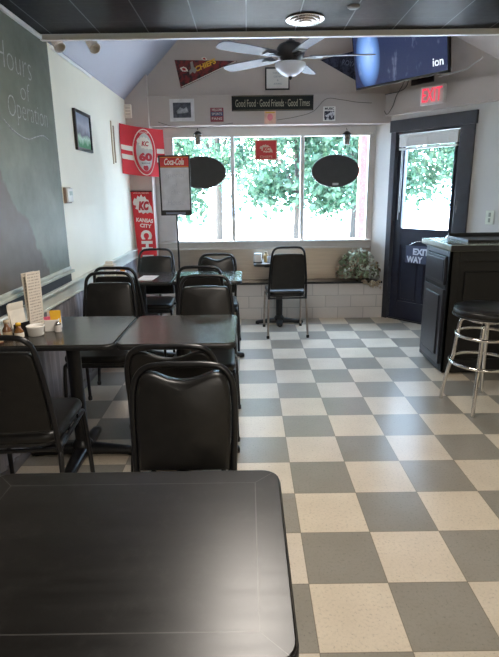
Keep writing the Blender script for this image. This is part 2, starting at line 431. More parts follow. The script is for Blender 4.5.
# window: one frame with three panes
wf = MB()
xg = [-.832, -.185, -.142, .612, .655, 1.385]; zb, zt = .912, 2.058
wf.box((XJ+.002, YW, .82), (1.455, YW+.07, zb), .004).box((XJ+.002, YW, zt), (1.455, YW+.07, 2.163), .004)
wf.box((XJ+.002, YW, zb), (xg[0], YW+.07, zt), .004).box((xg[5], YW, zb), (1.455, YW+.07, zt), .004)
for a, b in ((1, 2), (3, 4)): wf.box((xg[a], YW-.004, zb), (xg[b], YW+.07, zt), .004)
wf.box((xg[0]-.03, YW-.012, zb-.03), (xg[5]+.03, YW, zb), .003).box((xg[0]-.03, YW-.012, zt), (xg[5]+.03, YW, zt+.025), .003)
win = struct('window_1', wf, TRIMGREY)
for a, b in ((0, 1), (2, 3), (4, 5)):
    MB().box((xg[a], YW+.03, zb), (xg[b], YW+.036, zt)).build('pane', M_GLASS, win)
MB().box((XJ+.002, 6.035, .885), (1.44, YW, .905), .004).build('window_sill', TRIMGREY, win)

# outside ground and an unseen eave added to keep direct sun out of the window
struct('ground_outside', MB().box((-14, 6.29, -.25), (16, 40, -.15)), mat('pale_sunlit_gravel', (.55, .56, .57), .9, var=.08, scale=3))
struct('added_sun_eave', MB().box((-2, 6.30, 2.30), (2.2, 6.45, 2.40)), WHITE)

# ------------------------------------------------------------------ door
t = thing('entrance_door', 'dark navy glazed entrance door with white blind, in the slanted corner wall', 'door', DP, DA)
c = MB()
c.box((-.005, -.028, 0), (.062, .0, 2.06), .004).box((.80, -.028, 0), (.945, .0, 2.06), .004).box((-.02, -.034, 2.06), (.96, .0, 2.182), .005)
c.box((.036, 0, 0), (.062, .13, 2.06)).box((.80, 0, 0), (.91, .13, 2.06)).box((.062, 0, 2.04), (.80, .13, 2.125))
c.box((.062, .0, .0), (.80, .13, .014), .003)
c.build('door_frame', CASING, t)
s = MB()
gl, gr, gb, gt = .165, .735, 1.045, 1.985
s.box((.066, .02, .012), (gl, .062, 2.035), .003).box((gr, .02, .012), (.796, .062, 2.035), .003)
s.box((gl, .02, gt), (gr, .062, 2.035), .003).box((gl, .02, .86), (gr, .062, gb), .003)
s.box((gl, .02, .012), (gr, .062, .22), .003).box((.42, .02, .22), (.48, .062, .86), .003)
s.box((gl, .034, .22), (.42, .055, .86)).box((.48, .034, .22), (gr, .055, .86))
s.box((.195, .026, .25), (.39, .04, .83), .008).box((.51, .026, .25), (.705, .04, .83), .008)
door = s.build('door_leaf', DOORBLUE, t)
g = MB()
for a in ((gl-.02, .008, gb-.02, gr+.02, gb), (gl-.02, .008, gt, gr+.02, gt+.02)): g.box((a[0], .008, a[2]), (a[3], .021, a[4]), .003)
g.box((gl-.02, .008, gb), (gl, .021, gt), .003).box((gr, .008, gb), (gr+.02, .021, gt), .003)
g.build('glazing_bead', DOORBLUE, t)
MB().box((gl, .038, gb), (gr, .043, gt)).build('pane', M_GLASS, t)
hb = MB()
for z in (.25, 1.08, 1.85): hb.tube([(.064, .012, z-.05), (.064, .012, z+.05)], .008, 8)
lab(hb.build('hinge', mat('dark_hinge_steel', (.05, .05, .055), .35, .7), t), 'dark steel barrel hinges')
hd = MB().lathe([(.0, 0), (.028, 0), (.03, .004), (.012, .012), (.011, .035), (.027, .045), (.029, .06), (.02, .07), (0, .072)], (0, 0, 0), 20, 'y')
k = hd.build('door_knob', CHROME, t, (.768, .02, .97), (PI, 0, 0)); lab(k, 'round chrome door knob')
# raised mini blind
b = thing('mini_blind', 'white mini blind pulled up at the top of the door glass', 'blind', DP+DD*.0+Vector((0, 0, 0)), DA)
bw = mat('white_blind_slat', (.78, .77, .74), .4, var=.03)
MB().box((.10, -.022, 2.0), (.782, .006, 2.03), .003).build('headrail', bw, b)
sb = MB()
for i in range(13): sb.box((.105, -.022, 1.992-.0072*i), (.778, .004, 1.9985-.0072*i))
sb.build('slat_stack', bw, b)
MB().box((.105, -.024, 1.872), (.778, .006, 1.892), .003).build('bottom_rail', bw, b)
cc = MB()
for x in (.20, .44, .68): MB().tube([(x, -.026, 2.0), (x, -.026, 1.872)], .003, 6).build('ladder_tape', bw, b)

cc = MB().tube(curve([(.135, -.012, 2.0), (.137, -.014, 1.6), (.132, -.012, 1.14)]), .0028, 6).tube(curve([(.15, -.012, 2.0), (.153, -.014, 1.5), (.15, -.012, 1.22)]), .0022, 6)
cc.build('pull_cord', bw, b)
# EXIT WAY plaque on the door
e = thing('door_plaque', 'small dark plaque with pale hand lettering on the door above its lower panels', 'sign', DP, DA)
MB().box((.255, .004, .668), (.62, .018, .862), .004).build('board', mat('slate_blue_board', (.06, .07, .12), .5), e)
pl = mat('pale_lettering', (.62, .66, .74), .6)
text('lettering', 'EXIT', .1, pl, e, (.448, .003, .800), fit=.20, fith=.072, bold=.004)
text('lettering', 'WAY', .1, pl, e, (.372, .003, .712), fit=.20, fith=.072, bold=.004)
MB().tube(curve([(.30, .003, .866), (.37, .003, .905), (.46, .003, .912), (.53, .003, .868)]), .004, 6).build('hanging_wire', CHROME, e)

# ------------------------------------------------------------------ bench under the window
t = thing('window_bench', 'built-in white brick bench with a black seat slab under the window', 'bench', (0, 5.9, 0))
MB().add([(XJ+.026, -.008, 0), (1.572, -.008, 0), (1.44, .198, 0), (XJ+.026, .198, 0), (XJ+.026, -.008, .415), (1.572, -.008, .415), (1.44, .198, .415), (XJ+.026, .198, .415)],
         [(0, 1, 5, 4), (1, 2, 6, 5), (2, 3, 7, 6), (3, 0, 4, 7), (4, 5, 6, 7)]).build('brick_base', M_BRICK, t)
MB().prism([(XJ+.028, -.03), (1.556, -.03), (1.436, .195), (XJ+.028, .195)], .415, .440, 'z', .004).build('seat_slab', mat('black_bench_slab', (.02, .02, .022), .25), t)
bp = MB().box((XJ+.004, .178, .442), (1.44, .197, .812), .003)
bp.build('back_panel', M_STEEL, t)
bt = MB().box((XJ+.004, .172, .805), (1.44, .198, .824), .003); bt.build('top_strip', TRIMGREY, t)

# ivy heap on the bench
def leaves(mb, pts, size, rnd, up=.4):
    for p in pts:
        s_ = size*rnd.uniform(.6, 1.3)
        n = Vector((rnd.gauss(0, 1), rnd.gauss(0, 1)-.3, rnd.gauss(0, 1)+up)).normalized(); a = n.orthogonal().normalized()
        q = Matrix.Rotation(rnd.uniform(0, 6.28), 3, n); a = q @ a; b_ = n.cross(a)
        c_ = Vector(p)
        mb.add([c_-a*s_, c_-b_*s_*.55+n*s_*.12, c_+a*s_*.25-b_*s_*.42, c_+a*s_*1.0, c_+a*s_*.25+b_*s_*.42, c_+b_*s_*.55+n*s_*.12], [(0, 1, 2, 3, 4, 5)])
rnd = random.Random(4)
iv = thing('ivy_plant', 'bushy pale green and tan artificial ivy heaped on the right end of the bench', 'plant', (1.285, 6.0, .442))
pts1, pts2 = [], []
for i in range(900):
    th = rnd.uniform(0, 2*PI); ph = math.acos(rnd.uniform(-.1, 1)); rr = rnd.uniform(.75, 1.03)
    p = Vector((.245*rr*math.sin(ph)*math.cos(th), .10*rr*math.sin(ph)*math.sin(th)-.02, .06+.30*rr*math.cos(ph)))
    if p.z < .03: p.z = rnd.uniform(.03, .14)
    p.y = min(p.y, .035)
    if p.x > .16: p.y = min(p.y, .02-(p.x-.16)*1.1)
    (pts1 if rnd.random() < (.78 if p.z > .18 else .40) else pts2).append(p)
for i in range(60):
    x = rnd.uniform(.02, .24); k_ = (x/.24); pts2.append(Vector((x, -.178-rnd.uniform(0, .02), .02-rnd.uniform(0, .11*k_+.01))))
for i in range(90):
    pts1.append(Vector((rnd.uniform(-.18, .2), -.10-rnd.uniform(0, .05), rnd.uniform(.035, .16))))
mb = MB(); leaves(mb, pts1, .026, rnd); mb.build('green_foliage', m_leaf('ivy_leaf', [(.12, .17, .08), (.32, .40, .26), (.55, .60, .48), (.66, .68, .64)], .15), iv)
mb = MB(); leaves(mb, pts2, .024, rnd); lab(mb.build('tan_foliage', m_leaf('dry_ivy_leaf', [(.12, .08, .05), (.34, .24, .17), (.52, .41, .31), (.40, .34, .22)], .1), iv), 'tan and brown dry leaves')
mb = MB()
for i in range(26):
    a = rnd.uniform(0, 6.28); r_ = rnd.uniform(.3, .9)
    mb.tube(curve([(0, -.02, .0), (.12*r_*math.cos(a), .04*r_*math.sin(a)-.02, .14), (.21*r_*math.cos(a), .06*r_*math.sin(a)-.03, .24)], 4), .003, 5)
mb.build('stem', mat('brown_stem', (.10, .07, .04), .7), iv)

# ------------------------------------------------------------------ chalkboard and writing on the left wall
t = thing('chalkboard', 'large green-black chalkboard along the left wall with a chalk ledge', 'chalkboard', (XL+.0015, 0, 0), PI/2)
MB().box((-3.9, -.012, .95), (3.682, 0, 2.42)).build('board', M_BOARD, t)
MB().box((-3.9, -.016, .852), (3.682, 0, .918)).build('lower_band', mat('black_board_band', (.016, .016, .018), .5), t)
MB().box((-3.9, -.045, .918), (3.682, 0, .936), .003).box((-3.9, -.022, .936), (3.682, 0, .958), .004).build('chalk_ledge', mat('pale_green_ledge', (.42, .45, .40), .35), t)
MB().box((-3.9, -.03, 2.40), (3.56, 0, 2.422), .004).build('top_moulding', WHITE, t)
chalk = mat('faint_chalk', (.34, .35, .34), .9, var=.35, scale=60)
text('chalk_writing', 'Hours', .2, chalk, t, (3.13, -.0135, 2.185), fit=.46, fith=.135, shear=.15, extrude=.0003, bold=-.004)
text('chalk_writing', 'of', .2, chalk, t, (3.235, -.0135, 2.04), fit=.14, fith=.10, shear=.15, extrude=.0003, bold=-.004)
text('chalk_writing', 'Operation', .2, chalk, t, (3.26, -.0135, 1.915), fit=.56, fith=.15, shear=.15, extrude=.0003, bold=-.004)
sw = MB().tube(curve([(2.90, -.0125, 1.85), (3.02, -.0125, 1.80), (3.19, -.0125, 1.775), (3.32, -.0125, 1.80), (3.44, -.0125, 1.818), (3.53, -.0125, 1.80)], 6), .004, 6)
sw.build('chalk_swirl', chalk, t)
# ------------------------------------------------------------------ things on the left wall
def picture(name, label, cat, loc, rz, w_, h_, fwid, fmat, inner, depth=.02, mat_w=0, group=None):
    t = thing(name, label, cat, loc, rz, group)
    f = MB(); d = depth
    f.box((-w_/2, -d, -h_/2), (w_/2, 0, -h_/2+fwid), .002).box((-w_/2, -d, h_/2-fwid), (w_/2, 0, h_/2), .002)
    f.box((-w_/2, -d, -h_/2+fwid), (-w_/2+fwid, 0, h_/2-fwid), .002).box((w_/2-fwid, -d, -h_/2+fwid), (w_/2, 0, h_/2-fwid), .002)
    f.build('picture_frame', fmat, t)
    MB().box((-w_/2+fwid, -d*.5, -h_/2+fwid), (w_/2-fwid, -.001, h_/2-fwid)).build('sheet', inner, t)
    return t
def m_photo():
    t = NT('blurred_landscape_print'); p = t.coord(); x, y, z = t.xyz(p)
    n = t.noise(p, 9, 5)
    f = t.math('ADD', t.math('MULTIPLY', z, 3.2), t.math('ADD', t.math('MULTIPLY', n, .5), .25))
    t.set(col=t.ramp(f, [(.2, (.10, .26, .14)), (.36, (.40, .58, .45)), (.45, (.20, .22, .26)), (.62, (.42, .45, .52)), (.9, (.30, .33, .42))]), rough=.12); return t.m
picture('framed_print', 'black framed landscape print on the left wall past the chalkboard', 'picture', (XL, 4.305, 1.935), PI/2, .40, .295, .022, BLACK, m_photo(), .022)
t = thing('thermostat', 'small white thermostat with brown edge on the left wall beside the chalkboard', 'thermostat', (XL, 3.795, 1.452), PI/2)
MB().box((-.06, -.018, -.055), (.06, 0, .055), .004).build('back_plate', mat('brown_plate', (.22, .15, .11), .5), t)
MB().box((-.05, -.032, -.048), (.058, -.018, .050), .005).build('cover', CERAMIC, t)
MB().box((-.015, -.034, .0), (.04, -.0322, .028)).build('display', mat('grey_green_display', (.30, .36, .28), .3), t)
for i, (y, z0, z1, ln, nm) in enumerate(((5.20, 2.135, 1.74, .02, 'pale wooden stick hung on the left wall, the one nearer the chalkboard'), (5.285, 2.10, 1.755, -.012, 'darker wooden stick hung on the left wall, the one nearer the red flag'))):
    o = MB().box((-.013, -.009, -(z0-z1)/2), (.013, 0, (z0-z1)/2), .003).tube([(0, -.011, (z0-z1)/2-.02), (0, .0, (z0-z1)/2-.02)], .005, 8).build('wooden_stick', (WOODSTICK, mat('brown_wood', (.30, .21, .13), .6))[i], None, (XL, y+.03, (z0+z1)/2), (0, D(0), PI/2))
    tag(o, nm, 'stick', 'wooden sticks on the left wall')
o = MB().tube([(XL+.028, 3.70, 2.392), (XL+.028, 4.60, 2.392)], .012, 8).build('ceiling_conduit', WHITE); tag(o, 'white conduit pipe along the top of the left wall', 'pipe')
# spot heads fixed behind the header
for (px, py, y, lb) in ((92, 42, 3.76, 'beige spotlight head under the header, right of the other one'), (50, 41, 3.76, 'beige spotlight head in the corner of header and left wall')):
    p = atY(y, px, py); t = thing('spotlight', lb, 'lamp', (max(p.x, XL+.055), y, p.z-.012), 0, 'spotlights behind the header')
    cw = mat('beige_lamp_metal', (.50, .44, .38), .4)
    MB().box((-.03, -.085, .03), (.03, -.06, .075), .004).tube([(0, -.065, .05), (0, -.02, .035), (0, 0, .01)], .008, 8).build('bracket', cw, t)
    q = MB().lathe([(.0, -.055), (.028, -.052), (.032, -.03), (.036, .04), (.040, .045), (.034, .046), (.03, .03), (0, .02)], (0, 0, 0), 18)
    q.build('lamp_head', cw, t, (0, 0, 0), (D(155), D(-35), 0))

# wall box on corner pier
t = thing('door_chime', 'small off-white chime box high on the corner pier above the red flag', 'box', (-1.262, YB, 2.31))
MB().box((-.036, -.035, -.068), (.036, 0, .068), .006).build('cover', mat('cream_plastic', (.80, .74, .62), .4), t)
q = MB()
for z in (-.03, 0, .03): q.box((-.025, -.037, z-.004), (.025, -.034, z+.004))
q.build('grille', mat('tan_plastic', (.48, .42, .34), .4), t)

# ------------------------------------------------------------------ red flag and tall banner in the corner
def arrowhead(s):
    """a notched flint arrowhead outline, tip to the lower right"""
    return [(x*s, z*s) for x, z in ((-1, .30), (-.80, .62), (-.62, .52), (-.45, .80), (-.28, .66), (-.08, .88), (.10, .66), (.32, .74), (.45, .50), (.66, .44), (.74, .16), (.95, -.10), (1.05, -.62), (.72, -.52), (.45, -.62), (.30, -.52), (.02, -.64), (-.16, -.50), (-.42, -.56), (-.50, -.30), (-.78, -.22), (-.66, .02), (-.95, .08))]
def wavy(mb, outline_fn, n=30, m=20): pass
F0 = Vector((-1.285, 5.52, 0)); F1 = Vector((-.885, 5.84, 0)); FA = math.atan2(F1.y-F0.y, F1.x-F0.x); FL = (F1-F0).length
t = thing('team_flag', 'red flag with white stripes and oval number crest across the far left corner', 'flag', (F0.x, F0.y, 1.89), FA)
def fz(x): return -.030*(x/FL) - .012*math.sin(PI*x/FL)
def fy(x, z): return .012*math.sin(x*16)+.006*math.sin(z*14+x*9)
def cloth(x0, x1, zlo, zhi, dy, nx=24, nz=12):
    vs, fs = [], []
    for sd in (0, .0022):
        for i in range(nx+1):
            for j in range(nz+1):
                x = x0+(x1-x0)*i/nx; z = zlo+(zhi-zlo)*j/nz
                vs.append((x, fy(x, z)+dy+sd, z+fz(x)))
    K = (nx+1)*(nz+1)
    for i in range(nx):
        for j in range(nz):
            a = i*(nz+1)+j; fs.append((a, a+1, a+nz+2, a+nz+1)); a += K; fs.append((a, a+nz+1, a+nz+2, a+1))
    return MB().add(vs, fs, True)
cloth(0, FL, -.228, .258, 0).build('cloth', RED, t)
for x0, x1 in ((.006, .15), (FL-.10, FL-.006)):
    for z in (.035, -.055): cloth(x0, x1, z-.024, z+.024, -.0035, 8, 3).build('stripe', OFFWHITE, t)
def flat(outl, dy, cx, cz):
    """a printed shape lying on the waving cloth"""
    mb = MB(); vs = [(cx+a, fy(cx+a, cz+b)+dy, cz+b+fz(cx+a)) for a, b in outl]; n = len(vs)
    c0 = (cx, fy(cx, cz)+dy-.0006, cz+fz(cx)); mb.add(vs+[c0], [(i, (i+1) % n, n) for i in range(n)]); return mb
CX, CZ = .262, .012
flat(ellipse(.128, .232), -.006, CX, CZ).build('crest', OFFWHITE, t)
lab(flat(ellipse(.119, .222), -.0085, CX, CZ).build('crest_ring', RED, t), 'red ring inside the crest')
lab(flat(ellipse(.092, .188), -.011, CX, CZ).build('crest_field', mat('grey_white_print', (.55, .52, .48), .7), t), 'grey white field of the crest')
flat([(a*.085, b*.085) for a, b in arrowhead(1)], -.0135, CX, CZ+.085).build('emblem', OFFWHITE, t)
RED2 = mat('deep_red_print', (.44, .02, .03), .7)
text('number', '60', .1, RED2, t, (CX, fy(CX, CZ)-.020, CZ-.045+fz(CX)), fit=.155, fith=.085, bold=.006)
text('emblem_letters', 'KC', .1, RED2, t, (CX, fy(CX, .1)-.019, CZ+.085+fz(CX)), fit=.085, fith=.05, bold=.004, shear=.2)
text('crest_letters', 'SEASONS', .1, INK, t, (CX, fy(CX, 0)-.019, CZ-.108+fz(CX)), fit=.10, fith=.016)
flat(ellipse(.03, .03, 20), -.014, CX, CZ-.155).build('badge', RED2, t)
text('crest_letters', 'KINGDOM', .1, OFFWHITE, t, (CX, fy(CX, 0)-.016, CZ+.196+fz(CX)), fit=.10, fith=.018)

t = thing('tall_banner', 'tall narrow red banner with arrowhead emblem hung on the corner pier', 'banner', (-1.172, YB-.012, .91), 0)
sk = lambda z: -.10*z                                 # hangs slightly askew
def bx0(z): return -.118+sk(z)*.8
bo = [(-.118+.06*-.58*-1-.05, .58), (.118+.035-.05, .58), (.118-.035+.05+.01, -.58), (-.118-.0+.035+.03, -.58)]
bo = [(-.125, .578), (.108, .575), (.142, -.58), (-.068, -.58)]
MB().prism(bo, -.004, 0, 'y').build('cloth', RED, t)
MB().tube([(-.13, -.006, .574), (.112, -.006, .571)], .006, 8).build('top_rod', BLACKMETAL, t)
text('small_print', 'OFFICIAL BANNER', .1, OFFWHITE, t, (-.01, -.0055, .553), fit=.17, fith=.012)
MB().prism([(a*.105-.002, b*.14+.415) for a, b in arrowhead(1)], -.0065, -.0045, 'y').build('emblem', PAPER, t)
text('emblem_letters', 'KC', .1, RED2, t, (.012, -.0075, .415), fit=.12, fith=.10, bold=.008, shear=.2)
text('lettering', 'KANSAS', .1, PAPER, t, (.012, -.0055, .255), fit=.19, fith=.045, bold=.004, rot=(PI/2, D(6), 0))
text('lettering', 'CITY', .1, PAPER, t, (.02, -.0055, .195), fit=.13, fith=.042, bold=.004, rot=(PI/2, D(6), 0))
zz = .095
for ch in 'CHIEFS':
    text('lettering', ch, .1, PAPER, t, (.022+(-zz)*.022, -.0055, zz), fit=.105 if ch != 'I' else .03, fith=.125, bold=.006, rot=(PI/2, D(90), 0)); zz -= .122 if ch != 'I' else .085

# ------------------------------------------------------------------ things on beam and gable
def pennant(name, label, y, pts, m, words=None):
    P = [Vector(atY(y, *p)) for p in pts]; o0 = sum(P, Vector())/3
    t = thing(name, label, 'pennant', o0); q = [(p.x-o0.x, p.z-o0.z) for p in P]
    MB().prism(q, -.004, 0, 'y').build('felt', m, t); return t, q, o0
def m_penn(name, a, b):
    t = NT(name); n = t.noise(t.coord(), 16, 5, .7); t.set(col=t.ramp(n, [(.42, a), (.56, b)]), rough=.9); return t.m
YG = 5.980
t, q, o0 = pennant('team_pennant', 'red and black triangular pennant with yellow lettering high on the gable', YG, [(174.5, 60), (181, 88.5), (237.5, 61)], m_penn('black_red_felt', (.035, .02, .02), (.20, .025, .025)))
text('lettering', 'CHIEFS', .1, GOLD, t, (.085, -.0055, .045), fit=.235, fith=.052, bold=.004, rot=(PI/2, D(-21), 0), shear=.1)
for (dx, dz, s_) in ((-.145, .005, .042), (.075, .105, .03)):
    MB().prism([(a*s_+dx, b*s_*.8+dz) for a, b in arrowhead(1)], -.0065, -.0045, 'y').build('emblem', OFFWHITE, t)
    MB().prism([(a*s_*.5+dx, b*s_*.45+dz) for a, b in arrowhead(1)], -.008, -.0066, 'y').build('emblem_centre', RED2, t)
MB().prism([(-.075, .075), (-.05, .085), (-.04, .03), (-.005, .0), (-.03, -.035), (-.055, -.02), (-.085, -.045), (-.09, -.01), (-.07, .01)], -.0065, -.0045, 'y').build('figure', mat('grey_print', (.30, .30, .27), .8), t)
e0, e1 = Vector((q[1][0]+.006, -.0055, q[1][1]+.012)), Vector((q[2][0]-.02, -.0055, q[2][1]-.004))
MB().tube([e0, e1], .004, 6).build('edge_tape', OFFWHITE, t)
t, q, o0 = pennant('dark_pennant', 'dark navy triangular pennant on the gable, partly behind the television', YG, [(320, 60), (360, 83), (366, 48)], m_penn('navy_black_felt', (.012, .014, .03), (.05, .055, .10)))
text('lettering', 'ROYALS', .1, mat('blue_grey_print', (.16, .18, .28), .8), t, (.03, -.0055, .0), fit=.20, fith=.05, rot=(PI/2, D(10), 0))
t = picture('framed_certificate', 'black framed white certificate on the gable behind the ceiling fan', 'picture', (.340, 5.985, 2.628), 0, .262, .222, .014, BLACK, PAPER, .018)
for i, (s_, z) in enumerate((('THIS IS TO', .055), ('CERTIFY', .02), ('&', -.015), ('AWARD', -.05))): text('writing', s_, .1, GREYINK, t, (.005, -.0105, z), fith=.017)
t = thing('slogan_sign', 'long black wooden sign with gilt slogan lettering on the beam over the window', 'sign', (.286, 5.95, 2.378))
MB().box((-.44, -.02, -.074), (.44, 0, .080), .004).build('board', mat('black_sign_wood', (.009, .010, .0085), .6, spec=.3), t)
q = MB()
for z in (-.066, .072): q.box((-.43, -.0215, z-.002), (.43, -.0195, z+.002))
q.build('border_line', mat('dull_gold', (.20, .17, .10), .5), t)
text('lettering', 'Good Food \u00b7 Good Friends \u00b7 Good Times', .1, mat('pale_gilt', (.42, .38, .28), .5), t, (0, -.0208, .003), fit=.80, fith=.072)
t = picture('framed_photo', 'white framed photograph at the left end of the beam', 'picture', (-.692, 5.95, 2.322), 0, .265, .225, .036, mat('grey_white_frame', (.66, .64, .64), .5), mat('dark_photo_print', (.05, .05, .065), .3, var=.7, scale=25), .014)
q = MB().prism([(-.06, -.01), (-.02, .03), (.02, .012), (.05, .035), (.07, -.02), (.02, -.03), (-.05, -.035)], -.0085, -.0072, 'y'); q.build('figure', mat('photo_grey', (.30, .29, .30), .4, var=.5, scale=30), t)
t = thing('red_wall_sign', 'small dark red and blue sign with white words beside the framed photograph', 'sign', (-.316, 5.95, 2.270))
MB().box((-.071, -.012, -.070), (.071, 0, .072), .002).build('board', mat('maroon_paint', (.22, .035, .05), .5), t)
MB().box((-.066, -.0135, -.012), (.066, -.0118, .03)).build('band', mat('navy_paint', (.04, .05, .12), .5), t)
for s_, z in (('WELCOME', .05), ('SPORTS', .009), ('FANS', -.038)): text('lettering', s_, .1, OFFWHITE, t, (0, -.0142, z), fit=.11, fith=.024)
t = thing('paper_note', 'small peach and pink paper note pinned under the slogan sign', 'note', (.259, 5.95, 2.238))
MB().box((-.062, -.022, -.066), (.062, -.019, .064)).build('sheet', mat('peach_paper', (.74, .46, .34), .8, var=.2), t)
flatm = mat('pink_print', (.72, .22, .25), .8)
MB().prism(ellipse(.03, .036, 20), -.0235, -.0222, 'y').build('drawing', flatm, t)
MB().box((-.05, -.0235, .042), (.05, -.0222, .052)).build('heading', GOLD, t)
t = thing('black_white_poster', 'small black and white printed poster at the right end of the beam', 'poster', (.902, 5.95, 2.266))
MB().box((-.066, -.006, -.072), (.066, 0, .074)).build('sheet', PAPER, t)
def m_bw():
    t_ = NT('black_white_print'); n = t_.noise(t_.coord(), 28, 3, .6); t_.set(col=t_.ramp(n, [(.49, (.03, .03, .05)), (.53, (.62, .62, .66))]), rough=.7); return t_.m
MB().box((-.055, -.0072, -.062), (.055, -.0058, .03)).build('print', m_bw(), t)
text('lettering', 'MUSIC', .1, INK, t, (0, -.0068, .052), fit=.1, fith=.024, bold=.004)

# cords strung along the beam
c1 = [atY(5.925, *p) for p in [(158, 122), (172, 126), (195, 128), (215, 126), (233, 123)]]
o = MB().tube(curve(c1), .0028, 6).build('string_cord', mat('dark_cord', (.09, .08, .075), .6)); tag(o, 'thin dark cord sagging along the left half of the beam', 'cord')
c2 = [atY(5.925, *p) for p in [(277, 120), (295, 117), (313, 111.5), (326, 99), (340, 99.5), (356, 102), (372, 103)]]
o = MB().tube(curve(c2), .0028, 6).build('string_cord', mat('dark_cord', (.09, .08, .075), .6)); tag(o, 'thin dark cord running up to the right past the slogan sign', 'cord')
# ornaments hung from the window head
for (px, lb) in ((197.5, 'small dark lantern hung at the window head above the left oval sign'), (347, 'small dark lantern hung at the window head above the right oval sign')):
    a = atY(6.07, px, 131); t = thing('hanging_lantern', lb, 'lantern', (a.x, 6.07, a.z-.02), 0, 'lanterns at the window head')
    MB().lathe([(0, .02), (.016, .018), (.042, -.002), (.050, -.012), (.046, -.022), (.0, -.022)], n=14).build('cap', BLACK, t)
    MB().lathe([(.0, -.022), (.042, -.022), (.034, -.115), (.038, -.125), (0, -.127)], n=8, smooth=False).build('body', mat('smoky_lantern_glass', (.16, .13, .095), .25, var=.5, scale=40), t)
    MB().tube([(0, 0, .03), (0, .025, .055)], .004, 6).build('hook', BLACK, t)
# oval signs and red square in the window
for (cx, cz, lb, has) in ((-.508, 1.678, 'black oval sign hung in the left window pane behind the menu board', 0), (1.004, 1.676, 'black oval sign hung in the right window pane with a small white sticker', 1)):
    t = thing('oval_sign', lb, 'sign', (cx, 6.06, cz), 0, 'black oval window signs')
    MB().prism(ellipse(.272, .178, 48), -.02, .012, 'y', .006).build('panel', mat('flat_black_panel', (.02, .019, .018), .5), t)
    q = MB()
    for x in (-.16, .16): q.tube([(x, .0, .143), (x, .0, 2.058-cz)], .0016, 5)
    q.build('hanging_wire', BLACK, t)
    if has: lab(MB().box((-.032, -.0235, -.155), (.036, -.0205, -.13)).build('sticker', mat('grey_sticker', (.42, .41, .39), .6), t), 'small pale sticker')
a = atY(6.075, 266, 150); t = thing('red_window_sign', 'red square sign with a pale emblem hung in the middle window pane', 'sign', (a.x, 6.075, a.z))
MB().box((-.122, -.006, -.105), (.122, .004, .105), .002).build('panel', mat('tan_red_border', (.50, .20, .12), .5), t)
MB().box((-.112, -.0075, -.095), (.112, -.0062, .095)).build('field', REDSIGN, t)
MB().prism([(p[0]*.072, p[1]*.06+.008) for p in arrowhead(1)], -.010, -.0078, 'y').build('emblem', mat('pale_tan_print', (.66, .48, .36), .6), t)
text('emblem_letters', 'KC', .1, REDSIGN, t, (.004, -.0112, .008), fit=.085, fith=.046, bold=.006, shear=.2)
text('lettering', 'CHIEFS', .1, mat('pale_tan_print', (.66, .48, .36), .6), t, (0, -.0085, -.073), fit=.14, fith=.026)
q = MB()
for x in (-.09, .09): q.tube([(x, 0, .10), (x, 0, 2.058-a.z)], .0015, 5)
q.build('hanging_wire', BLACK, t)

# ------------------------------------------------------------------ television, mount, exit sign, switch
m = Matrix.Translation(DP)
TO = .40; tvc = dwall(.335, 0, TO); tvz = 2.472
t = thing('television', 'flat television tilted down from the wall above the door', 'television', (tvc.x, tvc.y, tvz), rot=(D(11), 0, DA))
W2, H = .528, .615
MB().box((-W2, -.016, 0), (W2, .030, H), .005).box((-.3, .03, .08), (.3, .06, .45), .01).build('casing', BLACK, t)
MB().box((-W2+.012, -.0185, .022), (W2-.012, -.0155, H-.012)).build('screen', m_screen(), t, (0, 0, 0))
t.children[-1].data.transform(Matrix.Translation((0, 0, -.31))); t.children[-1].location = (0, 0, .31)
text('channel_logo', 'ion', .1, glow('white_screen_logo', (.85, .88, .95), .8), t, (.425, -.0195, .105), fit=.105, fith=.066, bold=.001)
br = MB(); br.box((-.16, .062, .1), (-.12, .085, .44), .003).box((.12, .062, .1), (.16, .085, .44), .003).box((-.2, .07, .22), (.2, .1, .30), .003)
br.build('bracket', BLACKMETAL, t)
t = thing('tv_wall_mount', 'black arm holding the television off the wall above the door', 'bracket', DP, DA)
MB().box((.20, -.02, 2.5), (.46, 0, 2.86), .004).build('wall_plate', BLACKMETAL, t)
MB().box((.315, -.33, 2.66), (.355, -.01, 2.72), .006).build('arm', BLACKMETAL, t)
MB().tube([(.335, -.312, 2.62), (.335, -.312, 2.76)], .02, 10).build('pivot', BLACKMETAL, t)
# dark bits and cables below the television
t = thing('cable_bundle', 'black cables drooping between the television and the exit sign', 'cable', DP, DA)
q = MB(); q.tube(curve([(.18, -.02, 2.60), (.17, -.05, 2.50), (.10, -.06, 2.46), (-.12, -.06, 2.44), (-.10, -.06, 2.33), (-.05, -.06, 2.25), (.02, -.061, 2.32), (.06, -.061, 2.42), (.12, -.06, 2.50), (.16, -.05, 2.58)], 5), .0035, 6)
q.build('cable', BLACK, t)
o = MB().tube([dwall(.72, 2.47, .34), dwall(*atD(466, 69.5, .30), .30), dwall(*atD(483, 57, .26), .26)], .005, 8).build('antenna_rod', mat('grey_rod', (.45, .44, .43), .4, .4)); tag(o, 'thin grey rod slanting up to the right from the television', 'antenna')
s0, z0 = atD(422.5, 90, .06); s1, z1 = atD(446, 106, .06)
t = thing('exit_sign', 'glowing red exit sign on the band above the door', 'sign', DP, DA)
xe, ze = (s0+s1)/2, 2.362
MB().box((xe-.130, -.100, ze-.085), (xe+.130, -.056, ze+.088), .006).build('housing', mat('off_white_plastic', (.70, .66, .62), .4), t)
MB().box((xe-.118, -.103, ze-.070), (xe+.118, -.0995, ze+.076)).build('face', mat('pale_pink_face', (.74, .58, .54), .5), t)
text('lettering', 'EXIT', .1, glow('red_exit_glow', (1.0, .04, .09), 1.05), t, (xe, -.1042, ze+.004), fit=.215, fith=.125)
